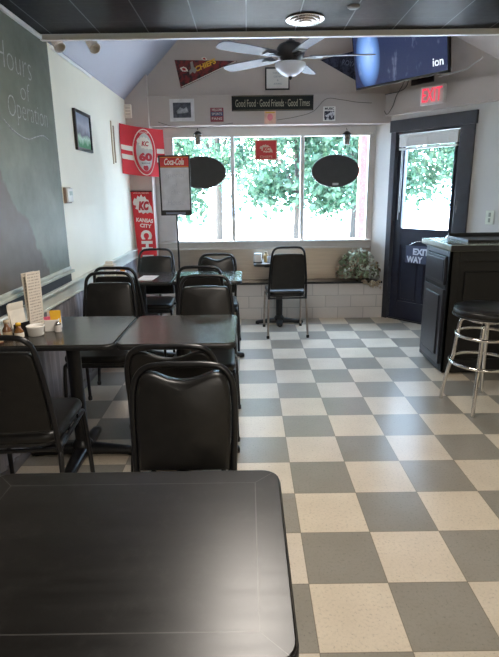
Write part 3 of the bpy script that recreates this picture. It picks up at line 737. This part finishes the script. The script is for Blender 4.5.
s0, z0 = atD(489.8, 217.5); t = thing('light_switch', 'white switch plate on the wall right of the door frame', 'switch', dwall(s0, z0), DA)
MB().box((-.04, -.008, -.066), (.04, 0, .066), .003).build('cover_plate', mat('white_green_plate', (.72, .76, .66), .35), t)
MB().box((-.011, -.012, .006), (.011, -.008, .045), .002).box((-.011, -.012, -.045), (.011, -.008, -.006), .002).build('toggle', mat('grey_toggle', (.30, .34, .28), .4), t)

# ------------------------------------------------------------------ ceiling fan, vent, detector, added ceiling lights
FX, FY, FZ = .352, 4.40, 2.475
t = thing('ceiling_fan', 'dark ceiling fan with five pale blades and a frosted light bowl', 'fan', (FX, FY, FZ))
MB().tube([(0, 0, .1), (0, 0, 3.95-FZ+.12)], .014, 10).lathe([(.0, 3.97-FZ+.14), (.07, 3.97-FZ+.14), (.06, 3.90-FZ+.10), (.02, 3.87-FZ+.1), (0, 3.87-FZ+.1)], n=20).build('downrod', BLACKMETAL, t)
MB().lathe([(0, .118), (.03, .115), (.045, .10), (.09, .085), (.108, .06), (.112, .02), (.10, -.012), (.07, -.03), (.06, -.05), (0, -.05)], n=32).build('motor', mat('bronze_black_motor', (.025, .02, .02), .35, .5), t)
MB().lathe([(0, -.05), (.118, -.048), (.122, -.062), (.11, -.088), (.075, -.118), (.045, -.135), (0, -.142)], n=32).build('light_bowl', mat('frosted_white_glass', (.72, .73, .80), .3, var=.03), t)
MB().lathe([(0, -.14), (.014, -.142), (.016, -.152), (.006, -.165), (0, -.168)], n=14).build('finial', BLACKMETAL, t)
bl = mat('pale_grey_blade', (.115, .12, .15), .6, var=.06)
for i in range(5):
    a = D(-2+72*i)
    ol = [(.15, -.045), (.20, -.055), (.45, -.068), (.60, -.066), (.645, -.05), (.66, -.02), (.66, .02), (.645, .05), (.60, .066), (.45, .068), (.20, .055), (.15, .045)]
    tw = Matrix.Rotation(D(10), 4, 'X')
    MB().prism(ol, -.003, .003, 'z', mat=tw).build('blade', bl, t, (0, 0, .002), (0, 0, a))
    MB().box((.09, -.016, -.012), (.20, .016, -.004), .003).box((.17, -.04, -.0085), (.25, .04, -.004), .002).build('blade_iron', BLACKMETAL, t, (0, 0, 0), (0, 0, a))
t = thing('ceiling_vent', 'round chrome ring diffuser in the dark tiled ceiling', 'vent', (.352, 3.345, ZC))
q = MB()
for r_, z in ((.112, -.002), (.088, -.008), (.064, -.013), (.040, -.017)):
    q.lathe([(r_-.014, z-.004), (r_, z-.006), (r_+.004, z), (r_-.004, z+.0015)], n=36)
q.build('ring', mat('warm_chrome', (.60, .52, .46), .22, 1), t)
MB().lathe([(0, -.020), (.016, -.020), (.02, -.014), (0, -.012)], n=18).build('hub', CHROME, t)
MB().lathe([(0, -.0012), (.113, -.0012), (.113, 0), (0, 0)], n=30).build('throat', BLACK, t)
o = MB().lathe([(0, -.014), (.024, -.013), (.034, -.006), (.036, 0), (0, 0)], n=24).build('smoke_detector', mat('grey_plastic', (.25, .24, .24), .5), None, (.594, 3.14, ZC)); tag(o, 'small round grey detector in the ceiling right of the vent', 'detector')
for i, (x, y) in enumerate(((.02, 2.18), (.55, -1.6))):  # both panels are added out of view, for the table glow and near room
    t = thing('added_ceiling_light', ('added unseen flush white ceiling light panel overhead, between the foreground table and the middle row', 'added unseen flush white ceiling light panel near the rear wall')[i], 'light', (x, y, ZC), 0, 'added ceiling light panels')
    lw_ = (.20, .30)[i]; MB().box((-lw_-.02, -.62, -.05), (lw_+.02, .62, 0), .006).build('frame', WHITE, t)
    MB().box((-lw_, -.60, -.056), (lw_, .60, -.049)).build('diffuser', glow('added_lamp_diffuser', (1, .9, .78), 3.0), t)
    l = area('added_lamp_light', (x, y, ZC-.075), (0, 0, 0), lw_*2-.02, 1.18, (LAMP_E*.55, LAMP_E)[i], (1, .92, .83))
    l.parent = t; l.location = (0, 0, -.075)

# ------------------------------------------------------------------ counter
t = thing('service_counter', 'black panelled counter with a pale top beside the entrance door', 'counter', (1.55, 3.91, 0))
CW = XR-1.55-.003; CDp = .535
q = MB(); q.box((.02, .02, .09), (CW, CDp-.01, .995)).box((.03, .05, 0), (CW, CDp-.03, .09))
for y0_, y1_ in ((0, .05), (CDp-.05, CDp)): q.box((.0, y0_, .03), (.022, y1_, 1.0), .003)
for z0_, z1_ in ((.03, .075), (.695, .725), (.955, 1.0)): q.box((.0, .05, z0_), (.022, CDp-.05, z1_), .003)
q.box((.0, 0, .03), (.07, .022, 1.0), .003).box((.07, 0, .92), (CW, .022, 1.0), .003).box((.07, 0, .03), (CW, .022, .13), .003)
q.build('carcass', CABINET, t)
q = MB(); q.box((.125, .004, .20), (.50, .022, .84), .012).box((.58, .004, .20), (.84, .022, .84), .012); q.build('front_panel', CABINET, t)
DW = mat('black_door_paint', (.020, .021, .027), .3, var=.15)
q = MB(); q.box((-.016, .055, .078), (.002, CDp-.055, .692), .003)
d_ = q.build('door', DW, t)
q = MB(); q.box((-.026, .11, .14), (-.014, CDp-.11, .64), .010, 3); q.build('raised_panel', DW, d_)
q = MB(); q.box((-.018, .055, .728), (.002, CDp-.055, .952), .004); dr = q.build('drawer', DW, t)
q = MB().box((-.022, .075, .75), (-.016, CDp-.075, .93), .004); q.build('drawer_face', DW, dr)
MB().prism([(-.018, -.03), (CW, -.03), (CW, .63), (-.018, .63)], 1.0, 1.05, 'z', .012, 3).build('countertop', mat('pale_green_laminate', (.20, .215, .17), .2, var=.1), t)
o = MB().box((-.012, -.0325, 1.004), (CW, -.0295, 1.046)).build('edge_shade_strip', BLACK, t)  # black strip stands in for the shadow on the counter's front edge
t = thing('bar_tray', 'black rectangular tray lying on the counter top', 'tray', (2.02, 4.28, 1.05))
q = MB(); q.box((-.29, -.24, .0), (.40, .19, .012), .003); q.build('base', mat('black_tray_rubber', (.02, .02, .02), .4), t)
q = MB(); q.box((-.29, -.24, .010), (-.275, .19, .022), .003).box((-.29, .17, .010), (.40, .19, .045), .003).box((.385, -.24, .010), (.40, .19, .03), .003).box((-.275, -.24, .010), (.385, -.225, .02), .003); q.build('rim', BLACK, t)

# ------------------------------------------------------------------ bar stool
t = thing('bar_stool', 'chrome ring bar stool with round black vinyl seat by the counter', 'stool', (1.590, 3.314, 0), 0)
MB().lathe([(0, .640), (.19, .640), (.205, .645), (.212, .66), (.212, .675), (.205, .69), (.19, .704), (.12, .712), (0, .714)], n=40).build('seat', VINYL, t)
MB().tube([(.211*math.cos(2*PI*k/48), .211*math.sin(2*PI*k/48), .648) for k in range(48)], .006, 8, True).tube([(.204*math.cos(2*PI*k/48), .204*math.sin(2*PI*k/48), .694) for k in range(48)], .005, 8, True).build('piping', VINYL, t)
MB().lathe([(0, .60), (.10, .60), (.14, .615), (.15, .64), (0, .64)], n=28).build('seat_plate', CHROME, t)
for k in range(4):
    a = D(60+90*k)
    cs, sn = math.cos(a), math.sin(a)
    pr = [(.09, .605), (.135, .607), (.158, .585), (.168, .52), (.182, .37), (.189, .318), (.205, .26), (.236, .08), (.242, .0)]
    MB().tube(curve([(r_*cs, r_*sn, z) for r_, z in pr], 5), .0125, 12).build('leg', CHROME, t)
for r_, z in ((.180, .510), (.206, .318)):
    MB().tube([(r_*math.cos(2*PI*k/56), r_*math.sin(2*PI*k/56), z) for k in range(56)], .0115, 10, True).build('foot_ring', CHROME, t)

# ------------------------------------------------------------------ tables
def table(label, cx, cy, w_, d_, ht, topm, group=None, arm=.30, rot=0, short=False):
    t = thing('dining_table', label, 'table', (cx, cy, 0), 0, group)
    MB().prism(rrect(-w_/2, -d_/2, w_/2, d_/2, .045), ht-.028, ht, 'z', .004, 2).build('tabletop', topm, t)
    MB().prism(rrect(-w_/2-.003, -d_/2-.003, w_/2+.003, d_/2+.003, .047), ht-.030, ht-.006, 'z', .006, 3).build('edge_band', BLACK, t)
    MB().lathe([(.038, .055), (.038, ht-.05)], n=20).lathe([(.06, .05), (.06, .07), (.04, .10)], n=20).build('column', BLACKMETAL, t)
    q = MB()
    for k in range(4):
        a = D(rot+90*k); L = arm*(.6 if (short and k in (1, 3)) else 1); Mx = Matrix.Rotation(a, 4, 'Z')
        q.bm(_arm(L), True, Mx)
    q.build('base', BLACKMETAL, t)
    MB().box((-.17, -.17, ht-.045), (.17, .17, ht-.029), .004).build('top_plate', BLACKMETAL, t)
    return t
def _arm(L):
    bm = bmesh.new(); secs = [(0, .042, .02, .075), (L*.4, .036, .02, .062), (L*.85, .030, .012, .045), (L*.97, .024, .006, .038), (L, .014, .008, .028)]
    rings = []
    for x, hw, z0_, z1_ in secs:
        rings.append([bm.verts.new(p) for p in ((x, -hw, z0_), (x, hw, z0_), (x, hw, (z0_+z1_*2)/3), (x, hw*.6, z1_), (x, -hw*.6, z1_), (x, -hw, (z0_+z1_*2)/3))])
    for i in range(len(rings)-1):
        for k in range(6): bm.faces.new((rings[i][k], rings[i][(k+1) % 6], rings[i+1][(k+1) % 6], rings[i+1][k]))
    bm.faces.new(rings[-1])
    r_ = bmesh.ops.create_cone(bm, cap_ends=True, segments=12, radius1=.018, radius2=.018, depth=.02, matrix=Matrix.Translation((L*.9, 0, .01)))
    return bm
T_NEAR = m_top('worn_black_table_wood', (.009, .0082, .0076), .29, True, .370, .288)
T_MID = m_top('dark_brown_green_laminate', (.030, .028, .025), .20)
table('worn black wooden table in the foreground with a mitred border', -.298, .918, .740, .576, .75, T_NEAR)
table('dark table by the left wall holding menus, bowl and sugar packets', -.968, 2.682, .60, .60, .75, T_MID, 'dark tables in two rows')
table('dark bare table right of the one with the menus, middle row', -.362, 2.682, .585, .60, .75, T_MID, 'dark tables in two rows')
table('dark table by the left wall with a sheet of paper on it, back row', -.945, 4.455, .60, .56, .75, T_MID, 'dark tables in two rows')
table('dark bare table in the back row in front of the menu board stand', -.345, 4.455, .575, .56, .75, T_MID, 'dark tables in two rows')
table('small table at the window bench with white napkins on it', .345, 5.66, .565, .44, .715, m_top('pale_grey_laminate', (.30, .30, .29), .25), None, .27, 0, True)

# ------------------------------------------------------------------ chairs (local: faces +y)
def make_chair(kind, label, tube=BLACKMETAL, legm=BLACKMETAL):
    H_ = .93 if kind == 'loop' else .872
    t = thing('dining_chair', label, 'chair', (0, 0, 0), 0, 'black vinyl dining chairs')
    # seat cushion
    bm = bmesh.new(); sec = rrect(-.205, -.205, .205, .215, .07, 5)
    ol = [(x*(1-.10*(.215-y)/.42), y) for x, y in sec]
    MB().prism(ol, .432, .482, 'z', .022, 4, True).build('seat', VINYL, t)
    MB().prism([(x*.93, y*.93) for x, y in ol], .418, .434, 'z').build('seat_pan', BLACK, t)
    # back loop
    zb_, yb_, yt_ = .40, -.205, -.285
    def yy(z): return yb_+(yt_-yb_)*max(0, (z-zb_)/(H_-zb_))**1.1
    if kind == 'loop':
        half = [(.190, zb_), (.187, .55), (.176, .72), (.164, .83), (.153, .888), (.120, .922), (.06, .93)]
    else:
        half = [(.170, zb_), (.175, .52), (.180, .66), (.179, .76), (.167, .825), (.132, .862), (.07, .872)]
    P = [(x, yy(z), z) for x, z in half] + [(0, yy(H_), H_)] + [(-x, yy(z), z) for x, z in reversed(half)]
    MB().tube(curve(P, 5), .0115 if kind == 'loop' else .0125, 10).build('back_frame', tube, t)
    # pad
    if kind == 'loop':
        hz = [(.172, .505), (.172, .55), (.166, .70), (.158, .80), (.150, .848)]
        top = [(.135, .862), (.06, .866), (0, .867)]
    else:
        hz = [(.163, .505), (.165, .60), (.168, .70), (.166, .775), (.156, .822)]
        top = [(.147, .838), (.134, .847), (.118, .850), (.10, .847), (.08, .840), (.055, .830), (.028, .823), (0, .820)]
    ol = [(x, z) for x, z in hz+top] + [(-x, z) for x, z in reversed(hz+top[:-1])]
    bm = bmesh.new(); n = len(ol); lay = []
    for dy, k in ((-.012, .95), (-.010, 1.0), (.016, 1.0), (.028, .965), (.034, .90)):
        lay.append([bm.verts.new((x*k, yy(z)+dy, .68+(z-.68)*k)) for x, z in ol])
    for a, b_ in zip(lay, lay[1:]):
        for i in range(n): bm.faces.new((a[i], a[(i+1) % n], b_[(i+1) % n], b_[i]))
    for ring, dy, rev in ((lay[0], -.012, True), (lay[-1], .037, False)):
        cv = [bm.verts.new((0, yy(z)+dy, z)) for z in (.54, .63, .72, .79)]
        # fan to the nearest spine vertex, joined along the spine
        def near(v): return min(range(4), key=lambda q_: abs(v.co.z-cv[q_].co.z))
        for i in range(n):
            a, b_ = ring[i], ring[(i+1) % n]; ka, kb = near(a), near(b_)
            bm.faces.new((a, b_, cv[ka]))
            step = 1 if kb > ka else -1
            while ka != kb: bm.faces.new((b_, cv[ka+step], cv[ka])); ka += step
    mb = MB().bm(bm, True); mb.build('backrest', VINYL, t)
    # legs
    for sx in (-1, 1):
        MB().tube(curve([(sx*.185, .10, .425), (sx*.190, .165, .418), (sx*.196, .195, .37), (sx*.205, .222, .012)], 5), .0115, 10).build('leg', legm, t)
        MB().lathe([(0, 0), (.015, 0), (.016, .02), (.012, .03), (0, .03)], (sx*.205, .222, 0), 10).build('foot_glide', BLACK, t.children[-1])
        MB().tube(curve([(sx*.186, -.10, .425), (sx*.188, -.175, .415), (sx*.194, -.215, .35), (sx*.206, -.262, .012)], 5), .0115, 10).build('leg', legm, t)
        MB().lathe([(0, 0), (.015, 0), (.016, .02), (.012, .03), (0, .03)], (sx*.206, -.262, 0), 10).build('foot_glide', BLACK, t.children[-1])
    q = MB()
    for sx in (-1, 1): q.tube([(sx*.187, -.20, .405), (sx*.190, .18, .405)], .010, 8)
    q.tube([(-.19, .17, .405), (.19, .17, .405)], .010, 8).tube([(-.19, -.195, .405), (.19, -.195, .405)], .010, 8)
    q.build('seat_frame', tube, t)
    return t
CG = 'black vinyl dining chairs'
ch = make_chair('loop', 'black chair at the left edge pushed under the menu table, back nearest the camera'); ch.location = (-1.018, 2.165, 0); ch.rotation_euler.z = D(4)
dup(ch, (-.965, 3.23, 0), PI, 'black chair on the far side of the menu table facing the camera')
dup(ch, (-.955, 4.035, 0), D(-7), 'black chair turned to the paper-sheet table, right behind another chair back')
dup(ch, (-.283, 3.04, 0), PI, 'black chair facing the camera behind the bare middle table')
dup(ch, (-.352, 4.035, 0), D(-2), 'black chair tucked into the bare back table, its loop top showing over another chair')
dup(ch, (-.900, 4.735, 0), PI, 'black chair in front of the tall red banner, facing the camera')
cj = make_chair('loop', 'black chair with worn chrome legs at the small window table', BLACKMETAL, BRONZE); cj.location = (.385, 5.32, 0); cj.rotation_euler.z = D(3)
cr_ = make_chair('round', 'black round-backed chair at the foreground table, its padded front to the camera'); cr_.location = (-.236, 1.425, 0); cr_.rotation_euler.z = PI
dup(cr_, (-.315, 2.215, 0), D(0), 'black round-backed chair seen from behind, right behind the foreground chair')
dup(cr_, (-.302, 4.735, 0), PI, 'black round-backed chair at the back table under the window, facing the camera')

# ------------------------------------------------------------------ menu board on its pole
t = thing('menu_board', 'red-headed menu board with white writing panel on a tall thin stand', 'board', (-.700, 5.18, 0))
MB().lathe([(0, 0), (.15, 0), (.15, .012), (.03, .03), (.012, .04), (0, .04)], n=28).build('base', BLACKMETAL, t)
MB().tube([(0, .0, .03), (0, .0, 1.28)], .0095, 10).build('pole', BLACKMETAL, t)
q = MB(); x0, x1, z0_, z1_ = -.150, .152, 1.245, 1.808
q.box((x0, -.028, z0_), (x1, -.008, z0_+.05), .003).box((x0, -.028, z1_-.012), (x1, -.008, z1_), .003).box((x0, -.028, z0_), (x0+.014, -.008, z1_), .003).box((x1-.014, -.028, z0_), (x1, -.008, z1_), .003).box((x0+.002, -.012, z0_+.002), (x1-.002, -.006, z1_-.002))
q.build('board_frame', BLACK, t)
MB().box((x0+.014, -.020, z0_+.05), (x1-.014, -.0125, 1.695)).build('writing_panel', mat('grey_white_panel', (.52, .53, .58), .35), t)
hp = MB().box((x0+.014, -.023, 1.697), (x1-.014, -.0125, z1_-.012)).build('header_panel', REDSIGN, t); lab(hp, 'red header with white script')
text('lettering', 'Coca-Cola', .1, PAPER, t, (.0, -.0242, 1.75), fit=.19, fith=.062, shear=.35, bold=.002)
MB().box((x0+.016, -.0238, 1.700), (x1-.016, -.0228, 1.704)).box((x0+.016, -.0238, 1.788), (x1-.016, -.0228, 1.792)).build('gold_line', GOLD, t)
mk = mat('marker_blue_grey', (.36, .38, .46), .7)
for s_, z, wd_ in (('Special', 1.62, .19), ('of', 1.53, .05), ('the', 1.47, .08), ('House', 1.37, .16)): text('writing', s_, .1, mk, t, (0, -.0208, z), fit=wd_, fith=.05, shear=.2, bold=-.002)
q = MB(); q.box((x0+.05, -.034, z0_+.012), (x1-.06, -.027, z0_+.03), .002); q.build('marker_tray', mat('blue_grey_tray', (.18, .20, .28), .4), t)

# ------------------------------------------------------------------ on the menu table
TZ = .7505
def on(px, py, z=TZ): p = atZ(z, px, py); return (p.x, p.y, TZ)
ta = thing('menu_holder', 'tall cream menu cards standing on the table by the left wall', 'menu', (-1.165, 2.745, TZ), D(66))
def m_menu():
    t_ = NT('printed_menu_card'); x, y, z = t_.xyz(t_.coord())
    ln = t_.math('GREATER_THAN', t_.math('FRACT', t_.math('MULTIPLY', z, 62.0)), .55)
    wd_ = t_.math('GREATER_THAN', t_.noise(t_.comb(t_.math('MULTIPLY', x, 130.0), 0.0, t_.math('FLOOR', t_.math('MULTIPLY', z, 62.0))), 1, 2), .47)
    inside = t_.math('LESS_THAN', t_.math('ABSOLUTE', x), .040)
    f = t_.math('MULTIPLY', t_.math('MULTIPLY', ln, wd_), inside)
    t_.set(col=t_.mix(t_.math('MULTIPLY', f, .65), (.66, .58, .47), (.25, .20, .16)), rough=.5); return t_.m
MM = m_menu()
card = MB().box((-.050, -.0015, 0), (.050, .0015, .300)).build('menu_card', MM, ta, (0, .010, .008), (D(2), 0, 0))
MB().box((-.050, -.0015, 0), (.050, .0015, .296)).build('menu_card', MM, ta, (-.004, .020, .008), (D(-2), 0, D(5)))
MB().box((-.055, -.03, 0), (.055, -.006, .012), .002).box((-.055, -.006, 0), (.055, .055, .006), .002).build('stand', mat('clear_grey_plastic', (.35, .34, .33), .2), ta)
tb = thing('napkin_holder', 'cream napkins fanned in a holder left of the tall menu cards', 'napkin holder', (-1.222, 2.635, TZ), D(62))
q = MB(); rnd = random.Random(2)
for i in range(6): q.box((-.046, -.0012, 0), (.046, .0012, .135+.004*i), mat=Matrix.Translation((rnd.uniform(-.004, .004), .006*i, .008)) @ Matrix.Rotation(D(-8+3*i), 4, 'X'))
q.build('napkin', mat('cream_napkin', (.72, .66, .56), .8), tb)
MB().box((-.050, -.022, 0), (.050, .05, .008), .002).box((-.050, -.022, .008), (.050, -.018, .055), .002).build('holder', BLACKMETAL, tb)
p = on(35, 336); tc = thing('ramekin', 'low white ceramic ramekin in front of the menu cards', 'bowl', (-1.112, 2.575, TZ))
MB().lathe([(0, 0), (.036, 0), (.039, .004), (.044, .045), (.047, .050), (.044, .052), (.041, .046), (.036, .012), (0, .010)], n=32).build('bowl', CERAMIC, tc)
MB().lathe([(0, .040), (.02, .040), (.040, .038), (.040, .036), (0, .036)], n=24).build('contents', mat('cream_dip', (.70, .65, .58), .5), tc)
td = thing('sugar_caddy', 'white ceramic caddy of sugar packets right of the ramekin', 'caddy', (-1.062, 2.690, TZ), D(8))
q = MB().prism(rrect(-.036, -.045, .036, .045, .014), 0, .004, 'z')
for o_, i_ in (((-.036, -.045, -.032, .045), 0), ((.032, -.045, .036, .045), 0), ((-.036, -.045, .036, -.041), 0), ((-.036, .041, .036, .045), 0)): q.box((o_[0], o_[1], 0), (o_[2], o_[3], .062), .0018)
q.build('caddy', CERAMIC, td)
for i, (cn, cl) in enumerate((('yellow', (.80, .46, .03)), ('yellow', (.80, .46, .03)), ('yellow', (.80, .46, .03)), ('pink', (.80, .16, .27)), ('pink', (.80, .16, .27)), ('white', (.80, .78, .76)))):
    xx, yy_ = [(.012, -.012), (.014, .004), (.010, .02), (-.020, -.030), (-.016, -.018), (-.008, .032)][i]
    o = MB().box((-.027, -.0012, 0), (.027, .0012, .070), .0008).build('sugar_packet', mat(cn+'_sugar_paper', cl, .6), None, Vector((-1.062, 2.690, TZ+(.030 if cn != 'pink' else .008)))+Matrix.Rotation(D(8), 3, 'Z') @ Vector((xx if cn != 'pink' else xx-.0, yy_, 0)), (D(-6+3*i), D((4, -3, 2, -5, 3, 2)[i]), D(8)))
    if cn == 'pink': o.scale = (.36, 1, 1); o.location.x -= .004
    tag(o, {'yellow': 'yellow sugar packet standing in the white caddy', 'pink': 'pink sweetener packet at the left end of the white caddy', 'white': 'white sugar packet at the back of the white caddy'}[cn], 'packet', cn+' packets in the sugar caddy')
te = thing('salt_shaker', 'small glass shaker with metal lid at the right end of the condiments', 'shaker', (-1.020, 2.640, TZ))
MB().lathe([(0, 0), (.018, 0), (.019, .004), (.017, .03), (.014, .038), (0, .038)], n=12, smooth=False).build('jar', mat('salt_filled_glass', (.55, .50, .46), .15), te)
MB().lathe([(.0, .038), (.016, .038), (.016, .045), (.008, .056), (0, .057)], n=16).build('lid', CHROME, te)
for i, (x, y, h_, lb, cl) in enumerate(((-1.168, 2.505, .07, 'squat amber sauce jar just left of the ramekin', (.20, .085, .02)), (-1.225, 2.50, .085, 'amber sauce bottle at the left edge of the condiments', (.16, .07, .03)), (-1.240, 2.43, .060, 'small reddish brown jar nearest the table edge at left', (.20, .08, .05)))):
    tj = thing('sauce_jar', lb, 'jar', (x, y, TZ), 0, 'sauce jars on the menu table')
    MB().lathe([(0, 0), (.021, 0), (.023, .004), (.023, h_*.6), (.012, h_*.82), (.011, h_), (0, h_)], n=18).build('jar', mat('amber_glass_'+'abc'[i], cl, .12, var=.3, scale=40), tj)
    MB().lathe([(0, h_), (.013, h_), (.013, h_+.014), (0, h_+.015)], n=14).build('lid', (GOLD, WOODSTICK, OFFWHITE)[i], tj)
    MB().lathe([(.0235, h_*.15), (.0235, h_*.5)], n=18).build('paper_label', (OFFWHITE, mat('tan_label', (.45, .33, .20), .6), mat('tan_label', (.45, .33, .20), .6))[i], tj)

# back-row table by the wall: paper sheet, napkin box, caddy
o = MB().box((-.07, -.135, 0), (.07, .135, .0015)).build('paper_sheet', mat('pink_white_paper', (.72, .64, .60), .7), None, (-.872, 4.38, .7505), (0, 0, D(-4))); tag(o, 'white sheet of paper lying on the back table by the left wall', 'paper')
t = thing('napkin_box', 'small white napkin box by the left wall on the back table', 'napkin box', (-1.195, 4.40, .7505), D(5))
MB().box((-.045, -.05, 0), (.045, .05, .125), .006).build('box', mat('cream_white_box', (.74, .68, .60), .5), t)
MB().box((-.032, -.02, .125), (.032, .02, .150), .003).build('napkin', PAPER, t)
t = thing('sugar_caddy', 'cream sugar caddy with orange packets beside the white napkin box', 'caddy', (-1.105, 4.42, .7505), D(5))
MB().box((-.04, -.03, 0), (.04, .03, .06), .005).build('caddy', OFFWHITE, t)
MB().box((-.005, -.012, .05), (.034, .008, .088), .001).build('packets', mat('orange_packets', (.72, .30, .05), .6), t)
# window table: napkin dispenser, jar, tumbler
WZ = .7155
t = thing('napkin_dispenser', 'white napkin dispenser at the left end of the small window table', 'napkin dispenser', (.108, 5.56, WZ), D(-4))
MB().box((-.042, -.05, 0), (.042, .05, .10), .008).build('case', mat('silver_white_case', (.62, .64, .64), .3), t)
MB().box((-.034, -.056, .012), (.034, -.048, .088), .002).build('napkin', PAPER, t)
MB().box((-.046, -.055, 0), (.046, .055, .016), .003).build('base', BLACK, t)
t = thing('mustard_jar', 'tan jar beside the white napkin dispenser on the window table', 'jar', (.196, 5.60, WZ))
MB().lathe([(0, 0), (.024, 0), (.027, .006), (.027, .075), (.016, .095), (0, .095)], n=18).build('jar', mat('tan_mustard', (.50, .34, .14), .35, var=.2), t)
MB().lathe([(0, .095), (.018, .095), (.018, .112), (0, .113)], n=14).build('lid', WOODSTICK, t)
t = thing('glass_tumbler', 'small clear glass behind the chair back on the window table', 'glass', (.232, 5.53, WZ))
MB().lathe([(0, 0), (.022, 0), (.027, .07), (.025, .07), (.020, .006), (0, .006)], n=18).build('glass', mat('pale_clear_glass', (.60, .64, .66), .1), t)

# ------------------------------------------------------------------ outside
rnd = random.Random(11)
LEAFS = [m_leaf('sunlit_tree_leaf', [(.022, .062, .030), (.036, .088, .046), (.055, .115, .065), (.085, .15, .09)], .4),
         m_leaf('blue_green_tree_leaf', [(.018, .058, .032), (.032, .085, .05), (.052, .115, .072)], .4)]
BARK = mat('grey_brown_bark', (.045, .036, .028), .8)
def tree(x, y, h_, r_, label, n=1500, k=0, low=.26):
    t = thing('leafy_tree', label, 'tree', (x, y, -.15), 0, 'trees outside the windows')
    mb = MB(); cl = []
    for i in range(40):
        a = rnd.uniform(0, 6.28); rr = r_*math.sqrt(rnd.random()); z = h_*(low+(1-low)*rnd.random())
        sh = math.sin(PI*min(1, max(.12, z/h_*.85+.12)))
        cl.append(Vector((rr*sh*math.cos(a), rr*sh*math.sin(a), z)))
    pts = []
    for i in range(n):
        c_ = rnd.choice(cl); pts.append(c_+Vector((rnd.gauss(0, .155*r_), rnd.gauss(0, .155*r_), rnd.gauss(0, .14*r_))))
    pts = [p for p in pts if p.z > .95 and p.x*p.x+p.y*p.y < (r_*1.08)**2]
    leaves(mb, pts, .085, rnd); mb.build('foliage', LEAFS[k], t)
    q = MB().tube([(0, 0, 0), (.05, 0, h_*.3), (-.05, .05, h_*.75)], [.13, .10, .04], 8)
    for c_ in cl[:7]: q.tube([(.0, 0, h_*.28), (c_.x*.5, c_.y*.5, (h_*.3+c_.z)/2+.1), tuple(c_)], [.05, .035, .015], 6)
    q.build('trunk', BARK, t)
for a in ((-2.5, 11.5, 5.5, 1.6, 'leafy tree outside behind the left end of the window', 12000, 0),
          (-.9, 16.2, 7.5, 1.9, 'leafy tree outside, farther off, between the left oval sign and the first mullion', 13000, 1),
          (1.1, 11.5, 5.5, 1.6, 'leafy tree outside behind the red square window sign', 12000, 0),
          (3.3, 16.2, 7.5, 1.9, 'leafy tree outside, farther off, behind the right oval sign', 13000, 1),
          (4.9, 11.5, 5.5, 1.6, 'leafy tree outside to the right, behind the door glass', 12000, 0),
          (7.5, 16.2, 6.4, 1.9, 'leafy tree outside, farther off, at the right of the door glass', 13000, 1)):
    tree(*a)
a = atY(7.2, 361, 190)
t = thing('porch_post', 'pink brick post standing outside at the right edge of the window', 'post', (a.x+.02, 7.2, -.15))
MB().box((-.06, -.06, 0), (.06, .06, 2.35), .006).build('shaft', mat('pink_brick', (.17, .055, .05), .8, var=.25, scale=24), t)
MB().box((-.085, -.085, 0), (.085, .085, .12), .006).build('base', mat('grey_stone', (.45, .43, .41), .8), t)
MB().box((-.085, -.085, 2.33), (.085, .085, 2.42), .006).build('cap', mat('grey_stone', (.45, .43, .41), .8), t)
